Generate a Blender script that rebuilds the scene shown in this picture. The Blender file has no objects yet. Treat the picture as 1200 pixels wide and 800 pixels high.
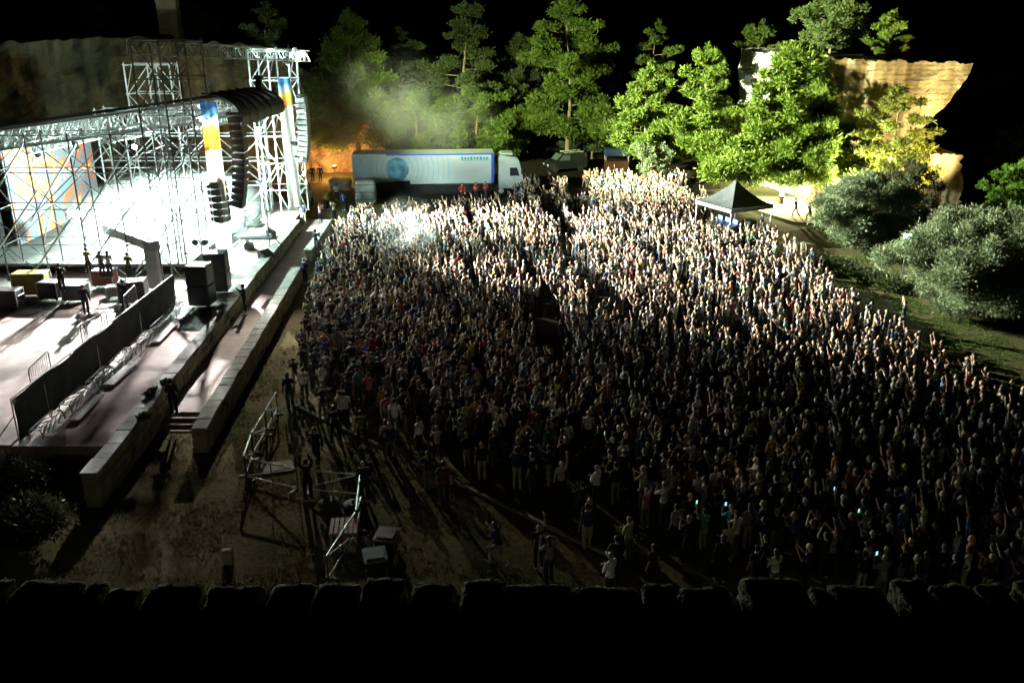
import bpy, math, random
import numpy as np
from mathutils import Vector, Matrix, Euler, noise as mnoise

sc = bpy.context.scene
COL = sc.collection
R = math.radians
rnd = random.Random(11)

# ------------------------------------------------------------------ camera, world, exposure
FPX, CAMH, PITCH = 1060.0, 18.0, math.atan(400 / 1060.0)
cd = bpy.data.cameras.new("camera")
cam = bpy.data.objects.new("camera", cd)
COL.objects.link(cam)
cam.location = (0, 0, CAMH)
cam.rotation_euler = (math.pi / 2 - PITCH, 0, 0)
cd.sensor_width = 36
cd.lens = FPX / 1200 * 36
cd.clip_start = 0.1
cd.clip_end = 2000
sc.camera = cam

w = bpy.data.worlds.new("World")
sc.world = w
w.use_nodes = True
wn = w.node_tree.nodes
sky = wn.new("ShaderNodeTexSky")
sky.sky_type = 'NISHITA'
sky.sun_disc = False
sky.sun_elevation = R(-6)
sky.sun_rotation = R(200)
w.node_tree.links.new(sky.outputs[0], wn["Background"].inputs[0])
wn["Background"].inputs[1].default_value = 0.012

vs = sc.view_settings
vs.view_transform = 'Standard'
vs.look = 'None'
vs.exposure = 0.0
vs.gamma = 1.0
vs.use_curve_mapping = False
cy = sc.cycles
cy.use_denoising = True
cy.max_bounces = 5
cy.diffuse_bounces = 2
cy.glossy_bounces = 2
cy.transmission_bounces = 3
cy.transparent_max_bounces = 6
cy.volume_bounces = 0
cy.volume_step_rate = 2.0
cy.volume_max_steps = 64
cy.sample_clamp_indirect = 4
cy.caustics_reflective = False
cy.caustics_refractive = False
try:
    cy.use_light_tree = True
except Exception:
    pass


def ray(px, py):
    x = (px - 600) / FPX
    y = -(py - 400) / FPX
    return (x, math.cos(PITCH) + y * math.sin(PITCH), -math.sin(PITCH) + y * math.cos(PITCH))


def G(px, py, z=0.0):
    d = ray(px, py)
    t = (z - CAMH) / d[2]
    return Vector((d[0] * t, d[1] * t, z))


def P(px, py, Y):
    d = ray(px, py)
    t = Y / d[1]
    return Vector((d[0] * t, Y, CAMH + d[2] * t))


def proj(x, y, z):
    z -= CAMH
    dep = y * math.cos(PITCH) - z * math.sin(PITCH)
    up = y * math.sin(PITCH) + z * math.cos(PITCH)
    return (600 + FPX * x / dep, 400 - FPX * up / dep)


# ------------------------------------------------------------------ lamps (all but stage_glow sit in a modelled fixture further down)
def lamp(name, kind, loc, target, power, color, size=0.3, angle=100, blend=0.5, parent=None):
    d = bpy.data.lights.new(name, kind)
    d.energy = power
    d.color = color
    if kind == 'SPOT':
        d.spot_size = R(angle)
        d.spot_blend = blend
        d.shadow_soft_size = size
    elif kind == 'POINT':
        d.shadow_soft_size = size
    o = bpy.data.objects.new(name, d)
    COL.objects.link(o)
    o.location = loc
    if target is not None:
        o.rotation_euler = (Vector(target) - Vector(loc)).to_track_quat('-Z', 'Y').to_euler()
    return o


COOL = (0.74, 1.0, 0.88)
WHITE = (1.0, 0.99, 0.8)
WARMGREEN = (0.92, 1.0, 0.62)
SODIUM = (1.0, 0.66, 0.2)
ORANGE = (1.0, 0.48, 0.13)
# front light that washes the near side of the crowd
lamp("front_wash", 'SPOT', (-16.8, 73.0, 5.9), (-6, 69, 0.9), 68000, COOL, 0.08, 78, 0.9)
# long throw over the right side of the crowd
lamp("long_throw", 'SPOT', (-16.7, 73.4, 4.7), (14, 68, 1.2), 290000, WHITE, 0.05, 46, 0.6)
lamp("side_throw", 'SPOT', (-17.3, 63.6, 5.8), (27, 45, 1.2), 300000, WHITE, 0.06, 30, 0.7)
lamp("olive_throw", 'SPOT', (-16.9, 73.2, 13.9), (30, 59, 3.5), 380000, (0.92, 1.0, 0.8), 0.15, 48, 0.7)
lamp("truck_fill", 'SPOT', (-17.0, 72.9, 7.2), (-4, 88, 2.6), 6000, (0.9, 1.0, 0.93), 0.15, 38, 0.7)  # added spot that brightens the cab and trailer
# floods on the top of the far tower for the trees and the rock
lamp("tree_throw", 'SPOT', (-17.0, 74.4, 14.2), (20, 90, 9.0), 1050000, WARMGREEN, 0.2, 46, 0.6)
lamp("back_tree_throw", 'SPOT', (-17.2, 73.4, 13.4), (-2, 100, 13), 190000, (0.86, 1.0, 0.5), 0.2, 60, 0.8)
# blinders deep on the stage, facing the audience
lamp("stage_blinder", 'SPOT', (-27.5, 67.1, 4.6), (-14, 60, 3.5), 44000, COOL, 0.4, 165, 0.3)
lamp("stage_blinder", 'SPOT', (-23.7, 70.3, 5.2), (-8, 64, 3.5), 34000, COOL, 0.4, 165, 0.3)
lamp("stage_blinder", 'SPOT', (-30.0, 62.3, 4.2), (-20, 50, 3.5), 16000, COOL, 0.4, 150, 0.4)
lamp("stage_glow", 'POINT', (-26.2, 62.5, 5.4), None, 15000, COOL, 0.6)  # bare fill light added to brighten the girders and stage
lamp("roof_lamp", 'SPOT', (-32.0, 64.6, 8.2), (-28, 64, 1.5), 9000, (0.8, 0.95, 1.0), 0.15, 80, 0.6)
lamp("terrace_light", 'SPOT', (-27.0, 65.2, 8.0), (-27, 44, 1.3), 120000, (1.0, 0.95, 0.93), 0.12, 50, 0.7)
lamp("apron_light", 'SPOT', (-20.6, 61.5, 11.2), (-18.3, 42, 1.2), 95000, (1.0, 0.96, 0.94), 0.1, 70, 0.8)
lamp("field_light", 'SPOT', (-17.6, 64.0, 9.4), (-4.5, 32, 1), 22000, (1.0, 0.93, 0.78), 0.08, 54, 0.7)
# floods at the foot of the rock and in the cave
lamp("cliff_fill", 'SPOT', (-19.0, 75.4, 14.2), (-33, 104, 15), 1500, (0.95, 1.0, 0.7), 0.15, 60, 0.9)  # added weak spot on the tower that lifts the cliff and pillar
lamp("rock_flood", 'SPOT', (30.4, 78.6, 1.6), (31.5, 85, 11), 34000, (0.95, 1.0, 0.5), 0.15, 120, 0.7)  # extra flood added to brighten the left of the rock and the pine
lamp("rock_flood", 'SPOT', (39.6, 74.5, 1.6), (33.4, 86, 9.5), 36000, (1.0, 0.8, 0.36), 0.15, 78, 0.8)
lamp("path_flood", 'POINT', (25.2, 83.5, 1.3), None, 7000, (1.0, 0.92, 0.5), 0.15)
lamp("cave_flood", 'POINT', (-19.0, 97.0, 1.6), None, 2400, ORANGE, 0.2)
lamp("post_flood", 'POINT', (P(1064, 277, 60).x, 59.8, P(1064, 277, 60).z), None, 900, (0.85, 0.95, 1.0), 0.12)

# ------------------------------------------------------------------ materials
MATS = {}


def mat(name, color, rough=0.7, metal=0.0, var=0.25, scale=4.0, bump=0.0, bscale=20.0, emit=None, estr=0.0, coord='Object'):
    if name in MATS:
        return MATS[name]
    m = bpy.data.materials.new(name)
    m.use_nodes = True
    nt = m.node_tree
    b = nt.nodes["Principled BSDF"]
    b.inputs["Roughness"].default_value = rough
    b.inputs["Metallic"].default_value = metal
    tc = nt.nodes.new("ShaderNodeTexCoord")
    if var > 0:
        n = nt.nodes.new("ShaderNodeTexNoise")
        n.inputs["Scale"].default_value = scale
        n.inputs["Detail"].default_value = 6
        nt.links.new(tc.outputs[coord], n.inputs["Vector"])
        r = nt.nodes.new("ShaderNodeValToRGB")
        r.color_ramp.elements[0].position = 0.3
        r.color_ramp.elements[1].position = 0.72
        lo = [c * (1 - var) for c in color]
        hi = [min(1, c * (1 + var)) for c in color]
        r.color_ramp.elements[0].color = (*lo, 1)
        r.color_ramp.elements[1].color = (*hi, 1)
        nt.links.new(n.outputs[0], r.inputs[0])
        nt.links.new(r.outputs[0], b.inputs["Base Color"])
    else:
        b.inputs["Base Color"].default_value = (*color, 1)
    if bump > 0:
        n2 = nt.nodes.new("ShaderNodeTexNoise")
        n2.inputs["Scale"].default_value = bscale
        n2.inputs["Detail"].default_value = 5
        nt.links.new(tc.outputs[coord], n2.inputs["Vector"])
        bp = nt.nodes.new("ShaderNodeBump")
        bp.inputs["Strength"].default_value = bump
        bp.inputs["Distance"].default_value = 0.1
        nt.links.new(n2.outputs[0], bp.inputs["Height"])
        nt.links.new(bp.outputs[0], b.inputs["Normal"])
    if emit:
        b.inputs["Emission Color"].default_value = (*emit, 1)
        b.inputs["Emission Strength"].default_value = estr
    MATS[name] = m
    return m


def tint_mat(name, rough=0.8, var=0.2, scale=9.0):
    """cloth or skin whose colour comes from the object's own colour, with woven unevenness"""
    m = bpy.data.materials.new(name)
    m.use_nodes = True
    nt = m.node_tree
    b = nt.nodes["Principled BSDF"]
    b.inputs["Roughness"].default_value = rough
    b.inputs["Specular IOR Level"].default_value = 0.25
    oi = nt.nodes.new("ShaderNodeObjectInfo")
    tc = nt.nodes.new("ShaderNodeTexCoord")
    n = nt.nodes.new("ShaderNodeTexNoise")
    n.inputs["Scale"].default_value = scale
    n.inputs["Detail"].default_value = 4
    nt.links.new(tc.outputs["Object"], n.inputs["Vector"])
    mr = nt.nodes.new("ShaderNodeMapRange")
    mr.inputs["From Min"].default_value = 0.3
    mr.inputs["From Max"].default_value = 0.7
    mr.inputs["To Min"].default_value = 1 - var
    mr.inputs["To Max"].default_value = 1 + var
    nt.links.new(n.outputs[0], mr.inputs["Value"])
    mx = nt.nodes.new("ShaderNodeVectorMath")
    mx.operation = 'SCALE'
    nt.links.new(oi.outputs["Color"], mx.inputs[0])
    nt.links.new(mr.outputs[0], mx.inputs["Scale"])
    nt.links.new(mx.outputs[0], b.inputs["Base Color"])
    MATS[name] = m
    return m


SKIN = tint_mat("skin", 0.55, 0.08, 5)
CLOTH = tint_mat("cloth", 0.85, 0.22, 7)
HAIR = tint_mat("hair", 0.5, 0.3, 25)
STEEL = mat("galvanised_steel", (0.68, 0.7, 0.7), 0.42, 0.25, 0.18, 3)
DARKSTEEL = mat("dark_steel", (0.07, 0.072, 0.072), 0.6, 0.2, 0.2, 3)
BLACKCLOTH = mat("black_cloth", (0.018, 0.019, 0.02), 0.8, 0, 0.4, 1.5, 0.4, 5)
BLACKPAINT = mat("black_paint", (0.022, 0.024, 0.025), 0.45, 0, 0.3, 6)
GRILLE = mat("speaker_grille", (0.03, 0.032, 0.034), 0.5, 0.4, 0.4, 40)


# ------------------------------------------------------------------ mesh builder
class MB:
    def __init__(self):
        self.v, self.f, self.mi = [], [], []
        self.cur = 0

    def add(self, vs, fs):
        n = len(self.v)
        self.v.extend([tuple(p) for p in vs])
        self.f.extend([tuple(i + n for i in f) for f in fs])
        self.mi.extend([self.cur] * len(fs))

    def box(self, c, s, rz=0.0, taper=1.0, M=None):
        hx, hy, hz = s[0] / 2, s[1] / 2, s[2] / 2
        pts = []
        for z, t in ((-hz, 1.0), (hz, taper)):
            for x, y in ((-hx, -hy), (hx, -hy), (hx, hy), (-hx, hy)):
                pts.append(Vector((x * t, y * t, z)))
        if M is None:
            M = Matrix.Rotation(rz, 3, 'Z')
        pts = [M @ p + Vector(c) for p in pts]
        self.add(pts, [(0, 3, 2, 1), (4, 5, 6, 7), (0, 1, 5, 4), (1, 2, 6, 5), (2, 3, 7, 6), (3, 0, 4, 7)])

    def bbox(self, c, s, b=0.03, rz=0.0, M=None):
        """box with chamfered edges"""
        hx, hy, hz = s[0] / 2, s[1] / 2, s[2] / 2
        b = min(b, hx * .9, hy * .9, hz * .9)
        if M is None:
            M = Matrix.Rotation(rz, 3, 'Z')

        def ring(z, i):
            x, y = hx - i, hy - i
            return [(-x + b, -y, z), (x - b, -y, z), (x, -y + b, z), (x, y - b, z), (x - b, y, z), (-x + b, y, z), (-x, y - b, z), (-x, -y + b, z)]
        rings = [ring(-hz, b), ring(-hz + b, 0), ring(hz - b, 0), ring(hz, b)]
        pts = [M @ Vector(p) + Vector(c) for r in rings for p in r]
        fs = []
        for k in range(3):
            for i in range(8):
                j = (i + 1) % 8
                fs.append((k * 8 + i, k * 8 + j, k * 8 + 8 + j, k * 8 + 8 + i))
        fs.append(tuple(range(7, -1, -1)))
        fs.append(tuple(range(24, 32)))
        self.add(pts, fs)

    def tube(self, p0, p1, r0, r1=None, n=6, cap=True):
        p0, p1 = Vector(p0), Vector(p1)
        r1 = r0 if r1 is None else r1
        d = p1 - p0
        if d.length < 1e-6:
            return
        q = d.to_track_quat('Z', 'Y').to_matrix()
        pts = []
        for p, r in ((p0, r0), (p1, r1)):
            for i in range(n):
                a = 2 * math.pi * i / n
                pts.append(p + q @ Vector((r * math.cos(a), r * math.sin(a), 0)))
        fs = [(i, (i + 1) % n, n + (i + 1) % n, n + i) for i in range(n)]
        if cap:
            fs.append(tuple(range(n - 1, -1, -1)))
            fs.append(tuple(range(n, 2 * n)))
        self.add(pts, fs)

    def path(self, pts, rs, n=6):
        """closed tube along a polyline with a radius at each point"""
        pts = [Vector(p) for p in pts]
        rings = []
        for i, p in enumerate(pts):
            a = pts[max(0, i - 1)]
            b = pts[min(len(pts) - 1, i + 1)]
            q = (b - a).to_track_quat('Z', 'Y').to_matrix()
            rings.append([p + q @ Vector((rs[i] * math.cos(2 * math.pi * k / n), rs[i] * math.sin(2 * math.pi * k / n), 0)) for k in range(n)])
        fs = []
        for i in range(len(pts) - 1):
            for k in range(n):
                j = (k + 1) % n
                fs.append((i * n + k, i * n + j, (i + 1) * n + j, (i + 1) * n + k))
        fs.append(tuple(range(n - 1, -1, -1)))
        m = (len(pts) - 1) * n
        fs.append(tuple(range(m, m + n)))
        self.add([p for r in rings for p in r], fs)

    def capsule(self, p0, p1, r0, r1, n=10, e=3, flat=None):
        """tapered capsule with round ends; flat = (sx, sy) squash across"""
        p0, p1 = Vector(p0), Vector(p1)
        d = p1 - p0
        L = max(d.length, 1e-5)
        q = d.to_track_quat('Z', 'Y').to_matrix() if d.length > 1e-5 else Matrix.Identity(3)
        prof = []
        for i in range(e + 1):
            a = -math.pi / 2 + (math.pi / 2) * i / e
            prof.append((r0 * math.cos(a), r0 * math.sin(a)))
        for i in range(e + 1):
            a = (math.pi / 2) * i / e
            prof.append((r1 * math.cos(a), L + r1 * math.sin(a)))
        prof = prof[1:-1]
        pts = [p0 + q @ Vector((0, 0, -r0))]
        for r, z in prof:
            for k in range(n):
                a = 2 * math.pi * k / n
                pts.append(p0 + q @ Vector((r * math.cos(a), r * math.sin(a), z)))
        pts.append(p0 + q @ Vector((0, 0, L + r1)))
        fs = []
        for k in range(n):
            fs.append((0, 1 + (k + 1) % n, 1 + k))
        for i in range(len(prof) - 1):
            for k in range(n):
                j = (k + 1) % n
                fs.append((1 + i * n + k, 1 + i * n + j, 1 + (i + 1) * n + j, 1 + (i + 1) * n + k))
        m = 1 + (len(prof) - 1) * n
        for k in range(n):
            fs.append((m + k, m + (k + 1) % n, len(pts) - 1))
        self.add(pts, fs)

    def ell(self, c, r, n=12, m=8, M=None):
        c = Vector(c)
        pts = [Vector((0, 0, -r[2]))]
        for i in range(1, m):
            a = -math.pi / 2 + math.pi * i / m
            for k in range(n):
                b = 2 * math.pi * k / n
                pts.append(Vector((r[0] * math.cos(a) * math.cos(b), r[1] * math.cos(a) * math.sin(b), r[2] * math.sin(a))))
        pts.append(Vector((0, 0, r[2])))
        if M is not None:
            pts = [M @ p for p in pts]
        pts = [p + c for p in pts]
        fs = [(0, 1 + (k + 1) % n, 1 + k) for k in range(n)]
        for i in range(m - 2):
            for k in range(n):
                j = (k + 1) % n
                fs.append((1 + i * n + k, 1 + i * n + j, 1 + (i + 1) * n + j, 1 + (i + 1) * n + k))
        q = 1 + (m - 2) * n
        fs += [(q + k, q + (k + 1) % n, len(pts) - 1) for k in range(n)]
        self.add(pts, fs)

    def prism(self, poly, axis_vec, origin=(0, 0, 0), ex=(1, 0, 0), ez=(0, 0, 1)):
        """polygon in the ex/ez plane swept along axis_vec"""
        ex, ez, o, av = Vector(ex), Vector(ez), Vector(origin), Vector(axis_vec)
        n = len(poly)
        a = [o + ex * p[0] + ez * p[1] for p in poly]
        self.add(a + [p + av for p in a], [tuple(range(n)), tuple(range(2 * n - 1, n - 1, -1))] + [(i, i + n, (i + 1) % n + n, (i + 1) % n) for i in range(n)])

    def build(self, name, m, parent=None, rel=True, smooth=False):
        me = bpy.data.meshes.new(name)
        vs = self.v
        if parent is not None and rel:
            L = parent.location
            vs = [(p[0] - L[0], p[1] - L[1], p[2] - L[2]) for p in vs]
        me.from_pydata(vs, [], self.f)
        ms = m if isinstance(m, (list, tuple)) else [m]
        for x in ms:
            me.materials.append(x)
        if len(ms) > 1:
            me.polygons.foreach_set("material_index", self.mi)
        if smooth:
            me.polygons.foreach_set("use_smooth", [True] * len(me.polygons))
        me.update()
        o = bpy.data.objects.new(name, me)
        COL.objects.link(o)
        if parent is not None:
            o.parent = parent
        return o


def tag(o, label=None, cat=None, group=None, kind=None):
    if label:
        o["label"] = label
    if cat:
        o["category"] = cat
    if group:
        o["group"] = group
    if kind:
        o["kind"] = kind
    return o


def thing(name, label, cat, loc=(0, 0, 0), rz=0.0, group=None):
    o = bpy.data.objects.new(name, None)
    o.empty_display_size = 0.3
    COL.objects.link(o)
    o.location = loc
    o.rotation_euler = (0, 0, rz)
    return tag(o, label, cat, group)


def copy_tree(o, parent=None):
    c = o.copy()
    COL.objects.link(c)
    c.parent = parent
    for ch in list(o.children):
        copy_tree(ch, c)
    return c


def one(b, name, m, label, cat, group=None, smooth=False, loc=None):
    """a thing that is a single mesh"""
    o = b.build(name, m, smooth=smooth)
    return tag(o, label, cat, group)


# ------------------------------------------------------------------ terrain
def gz(x, y):
    z = 0.0
    if y > 99:
        t = min(1, (y - 99) / 45)
        z += (9 if x < 5 else max(0.0, 9 - .6 * (x - 5))) * t * t * (3 - 2 * t)
    if x > 31 and y < 74:
        t = min(1, (x - 31) / 40) * min(1, (74 - y) / 14)
        z += 5.0 * t * t
    if x > 43 and y > 76:  # invented drop, sloped away from the lamps so it stays dark
        z -= min(18, (x - 43) * .7) * min(1, (y - 76) / 8)
    # the earth bank at the near end of the walkway
    d = math.hypot((x + 23) / 8.0, (y - 27) / 5.5)
    if d < 1:
        z += 1.3 * (1 - d) ** 1.2 * 1.5
    return z


def ground_mat():
    m = bpy.data.materials.new("dry_grass_and_earth")
    m.use_nodes = True
    nt = m.node_tree
    b = nt.nodes["Principled BSDF"]
    b.inputs["Roughness"].default_value = 1.0
    b.inputs["Specular IOR Level"].default_value = 0.08
    tc = nt.nodes.new("ShaderNodeTexCoord")
    n1 = nt.nodes.new("ShaderNodeTexNoise")
    n1.inputs["Scale"].default_value = 0.22
    n1.inputs["Detail"].default_value = 8
    n2 = nt.nodes.new("ShaderNodeTexNoise")
    n2.inputs["Scale"].default_value = 5.0
    n2.inputs["Detail"].default_value = 8
    n2.inputs["Roughness"].default_value = 0.7
    nt.links.new(tc.outputs["Object"], n1.inputs["Vector"])
    nt.links.new(tc.outputs["Object"], n2.inputs["Vector"])
    r1 = nt.nodes.new("ShaderNodeValToRGB")
    r1.color_ramp.elements[0].position = 0.38
    r1.color_ramp.elements[0].color = (0.10, 0.105, 0.035, 1)
    r1.color_ramp.elements[1].position = 0.62
    r1.color_ramp.elements[1].color = (0.2, 0.155, 0.085, 1)
    nt.links.new(n1.outputs[0], r1.inputs[0])
    r2 = nt.nodes.new("ShaderNodeValToRGB")
    r2.color_ramp.elements[0].position = 0.3
    r2.color_ramp.elements[0].color = (0.3, 0.3, 0.3, 1)
    r2.color_ramp.elements[1].position = 0.7
    r2.color_ramp.elements[1].color = (1.3, 1.3, 1.3, 1)
    nt.links.new(n2.outputs[0], r2.inputs[0])
    mx = nt.nodes.new("ShaderNodeVectorMath")
    mx.operation = 'MULTIPLY'
    nt.links.new(r1.outputs[0], mx.inputs[0])
    nt.links.new(r2.outputs[0], mx.inputs[1])
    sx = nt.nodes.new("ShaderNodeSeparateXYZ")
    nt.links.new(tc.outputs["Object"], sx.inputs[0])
    # dark earth of the standing area, painted blacker for the shade between people: bounded by x + 0.35 y and wobbling with the coarse noise
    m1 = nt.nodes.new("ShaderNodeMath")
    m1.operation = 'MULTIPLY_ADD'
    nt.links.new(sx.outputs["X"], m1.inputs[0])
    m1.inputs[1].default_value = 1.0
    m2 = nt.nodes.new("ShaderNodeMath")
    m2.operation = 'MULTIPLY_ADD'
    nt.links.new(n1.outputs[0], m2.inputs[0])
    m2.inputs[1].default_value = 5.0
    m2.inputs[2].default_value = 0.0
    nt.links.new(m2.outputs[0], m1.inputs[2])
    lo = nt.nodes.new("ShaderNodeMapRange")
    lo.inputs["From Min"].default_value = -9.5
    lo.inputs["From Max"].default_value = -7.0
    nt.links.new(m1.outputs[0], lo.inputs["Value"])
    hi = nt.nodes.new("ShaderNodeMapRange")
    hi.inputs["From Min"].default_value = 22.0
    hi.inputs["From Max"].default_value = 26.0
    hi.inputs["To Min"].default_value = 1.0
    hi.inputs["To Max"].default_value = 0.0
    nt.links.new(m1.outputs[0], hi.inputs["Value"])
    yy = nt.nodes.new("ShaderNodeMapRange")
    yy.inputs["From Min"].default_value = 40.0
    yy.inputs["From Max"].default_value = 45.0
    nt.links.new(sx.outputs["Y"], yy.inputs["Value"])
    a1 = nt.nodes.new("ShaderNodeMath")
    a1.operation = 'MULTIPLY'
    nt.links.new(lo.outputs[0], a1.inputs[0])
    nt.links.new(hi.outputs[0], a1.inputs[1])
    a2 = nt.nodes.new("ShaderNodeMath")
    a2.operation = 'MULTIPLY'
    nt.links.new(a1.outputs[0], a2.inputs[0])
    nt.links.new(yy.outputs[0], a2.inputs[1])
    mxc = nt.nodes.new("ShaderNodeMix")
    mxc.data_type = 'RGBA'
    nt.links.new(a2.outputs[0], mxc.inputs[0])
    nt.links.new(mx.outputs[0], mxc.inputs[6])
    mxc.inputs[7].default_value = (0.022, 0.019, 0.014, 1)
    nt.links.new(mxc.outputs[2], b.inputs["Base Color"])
    bp = nt.nodes.new("ShaderNodeBump")
    bp.inputs["Strength"].default_value = 0.35
    bp.inputs["Distance"].default_value = 0.08
    nt.links.new(n2.outputs[0], bp.inputs["Height"])
    nt.links.new(bp.outputs[0], b.inputs["Normal"])
    return m


def grid_sheet(name, xs, ys, fz, m, kind="structure", smooth=True):
    b = MB()
    nx = len(xs)
    vs = [(x, y, fz(x, y)) for y in ys for x in xs]
    fs = [(j * nx + i, j * nx + i + 1, (j + 1) * nx + i + 1, (j + 1) * nx + i) for j in range(len(ys) - 1) for i in range(nx - 1)]
    b.add(vs, fs)
    o = b.build(name, m, smooth=smooth)
    o["kind"] = kind
    return o


def steps(a, b, d):
    n = max(1, int(round((b - a) / d)))
    return [a + (b - a) * i / n for i in range(n + 1)]


xs = steps(-500, -60, 40)[:-1] + steps(-60, 70, 1.0)[:-1] + steps(70, 500, 40)
ys = steps(-60, 16, 20)[:-1] + steps(16, 60, 1.0)[:-1] + steps(60, 150, 2)[:-1] + steps(150, 900, 75)
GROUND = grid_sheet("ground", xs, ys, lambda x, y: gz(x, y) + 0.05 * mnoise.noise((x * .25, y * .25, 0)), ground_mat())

SAND = mat("pale_sand", (0.42, 0.34, 0.2), 0.95, 0, 0.25, 0.8, 0.5, 6)
SLAB = None


def slab_mat():
    m = bpy.data.materials.new("pink_paving_slabs")
    m.use_nodes = True
    nt = m.node_tree
    b = nt.nodes["Principled BSDF"]
    b.inputs["Roughness"].default_value = 0.75
    tc = nt.nodes.new("ShaderNodeTexCoord")
    br = nt.nodes.new("ShaderNodeTexBrick")
    br.inputs["Color1"].default_value = (0.42, 0.33, 0.30, 1)
    br.inputs["Color2"].default_value = (0.36, 0.29, 0.265, 1)
    br.inputs["Mortar"].default_value = (0.16, 0.13, 0.12, 1)
    br.inputs["Scale"].default_value = 1.0
    br.inputs["Mortar Size"].default_value = 0.012
    br.inputs["Brick Width"].default_value = 2.4
    br.inputs["Row Height"].default_value = 1.9
    br.offset = 0.5
    nt.links.new(tc.outputs["Object"], br.inputs["Vector"])
    n = nt.nodes.new("ShaderNodeTexNoise")
    n.inputs["Scale"].default_value = 1.3
    n.inputs["Detail"].default_value = 8
    nt.links.new(tc.outputs["Object"], n.inputs["Vector"])
    r = nt.nodes.new("ShaderNodeValToRGB")
    r.color_ramp.elements[0].position = 0.3
    r.color_ramp.elements[0].color = (0.7, 0.7, 0.7, 1)
    r.color_ramp.elements[1].position = 0.65
    r.color_ramp.elements[1].color = (1.05, 1.05, 1.05, 1)
    nt.links.new(n.outputs[0], r.inputs[0])
    mx = nt.nodes.new("ShaderNodeVectorMath")
    mx.operation = 'MULTIPLY'
    nt.links.new(br.outputs[0], mx.inputs[0])
    nt.links.new(r.outputs[0], mx.inputs[1])
    nt.links.new(mx.outputs[0], b.inputs["Base Color"])
    return m


SLAB = slab_mat()

# paved terrace under the stage, the walkway beside it and the sunken path between the low walls
b = MB()
b.box((-33.4, 56.0, 0.5), (26.4, 46.8, 1.5))
tag(b.build("pavement", SLAB), kind="structure")
b = MB()
b.prism([(-20.16, 32.6), (-16.45, 32.6), (-17.9, 77.0), (-20.16, 79.4)], (0, 0, 1.3), (0, 0, -0.1), (1, 0, 0), (0, 1, 0))
tag(b.build("walkway", SLAB), kind="structure")
b = MB()
b.prism([(-16.25, 37.4), (-13.9, 37.4), (-15.3, 76.0), (-17.5, 76.0)], (0, 0, 0.56), (0, 0, -0.1), (1, 0, 0), (0, 1, 0))
tag(b.build("path", SLAB), kind="structure")
b = MB()
for k in range(3):
    b.box((-14.95, 37.2 - 0.38 * k, 0.13 - 0.13 * k), (2.0, 0.4, 0.42))
STONE = mat("weathered_limestone", (0.30, 0.27, 0.2), 0.9, 0, 0.45, 1.6, 0.7, 9)
one(b, "stone_steps", STONE, "dark stone steps leading down from the paved path between the low walls", "steps")

# sandy track and lawn at the right, kerb before the crowd
track = [G(880, 246), G(930, 262), G(1010, 268), G(1075, 278), G(1160, 262), G(1160, 240), G(1080, 246), G(1000, 240), G(940, 232), G(880, 232)]
b = MB()
pts = [Vector((p.x, p.y, gz(p.x, p.y) + 0.16)) for p in track]
b.add(pts, [tuple(range(len(pts)))])
tag(b.build("sand_track", SAND), kind="structure")
k0, k1 = G(345, 476), G(712, 652)
b = MB()
d = (k1 - k0)
dn = d.normalized()
L = d.length
pos = 0.0
CONC = mat("pale_concrete", (0.27, 0.25, 0.2), 0.9, 0, 0.35, 2, 0.4, 12)
while pos < L:
    seg = rnd.uniform(0.8, 1.6)
    c = k0 + dn * (pos + seg / 2)
    if rnd.random() > 0.12:
        b.bbox((c.x, c.y, 0.07 + rnd.uniform(-.02, .015)), (seg - 0.03, 0.16, 0.12), 0.02, math.atan2(dn.y, dn.x) + rnd.uniform(-.012, .012))
    pos += seg
tag(b.build("kerb", CONC), kind="structure")

# terrace on which the photographer stands and its drop to the field
b = MB()
b.box((0, -18.7, 7.4), (120, 43.8, 15.2))
tag(b.build("terrace", STONE), kind="structure")


def rough_block(b, c, s, seed, amp=0.12, n=5):
    """a hewn stone: a subdivided box with worn edges"""
    rr = Vector((seed * 3.1, seed * 1.7, seed * 0.9))
    idx = {}
    vs, fs = [], []

    def vert(p):
        key = tuple(round(x, 4) for x in p)
        if key not in idx:
            v = Vector(p)
            q = Vector((v.x, v.y, v.z))
            ln = (abs(q.x) ** 9 + abs(q.y) ** 9 + abs(q.z) ** 9) ** (1 / 9)
            q = q / max(ln, 1e-6) * 1.0
            nv = mnoise.noise_vector(q * 1.3 + rr) * amp + mnoise.noise_vector(q * 3.7 + rr) * amp * .4
            q = q + nv
            idx[key] = len(vs)
            vs.append((c[0] + q.x * s[0] / 2, c[1] + q.y * s[1] / 2, c[2] + q.z * s[2] / 2))
        return idx[key]
    for ax in range(3):
        for sg in (-1, 1):
            for i in range(n):
                for j in range(n):
                    quad = []
                    for di, dj in ((0, 0), (1, 0), (1, 1), (0, 1)):
                        u = -1 + 2 * (i + di) / n
                        v = -1 + 2 * (j + dj) / n
                        p = [0, 0, 0]
                        p[ax] = sg
                        p[(ax + 1) % 3] = u
                        p[(ax + 2) % 3] = v
                        quad.append(vert(p))
                    fs.append(tuple(quad if sg > 0 else quad[::-1]))
    b.add(vs, fs)


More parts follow.
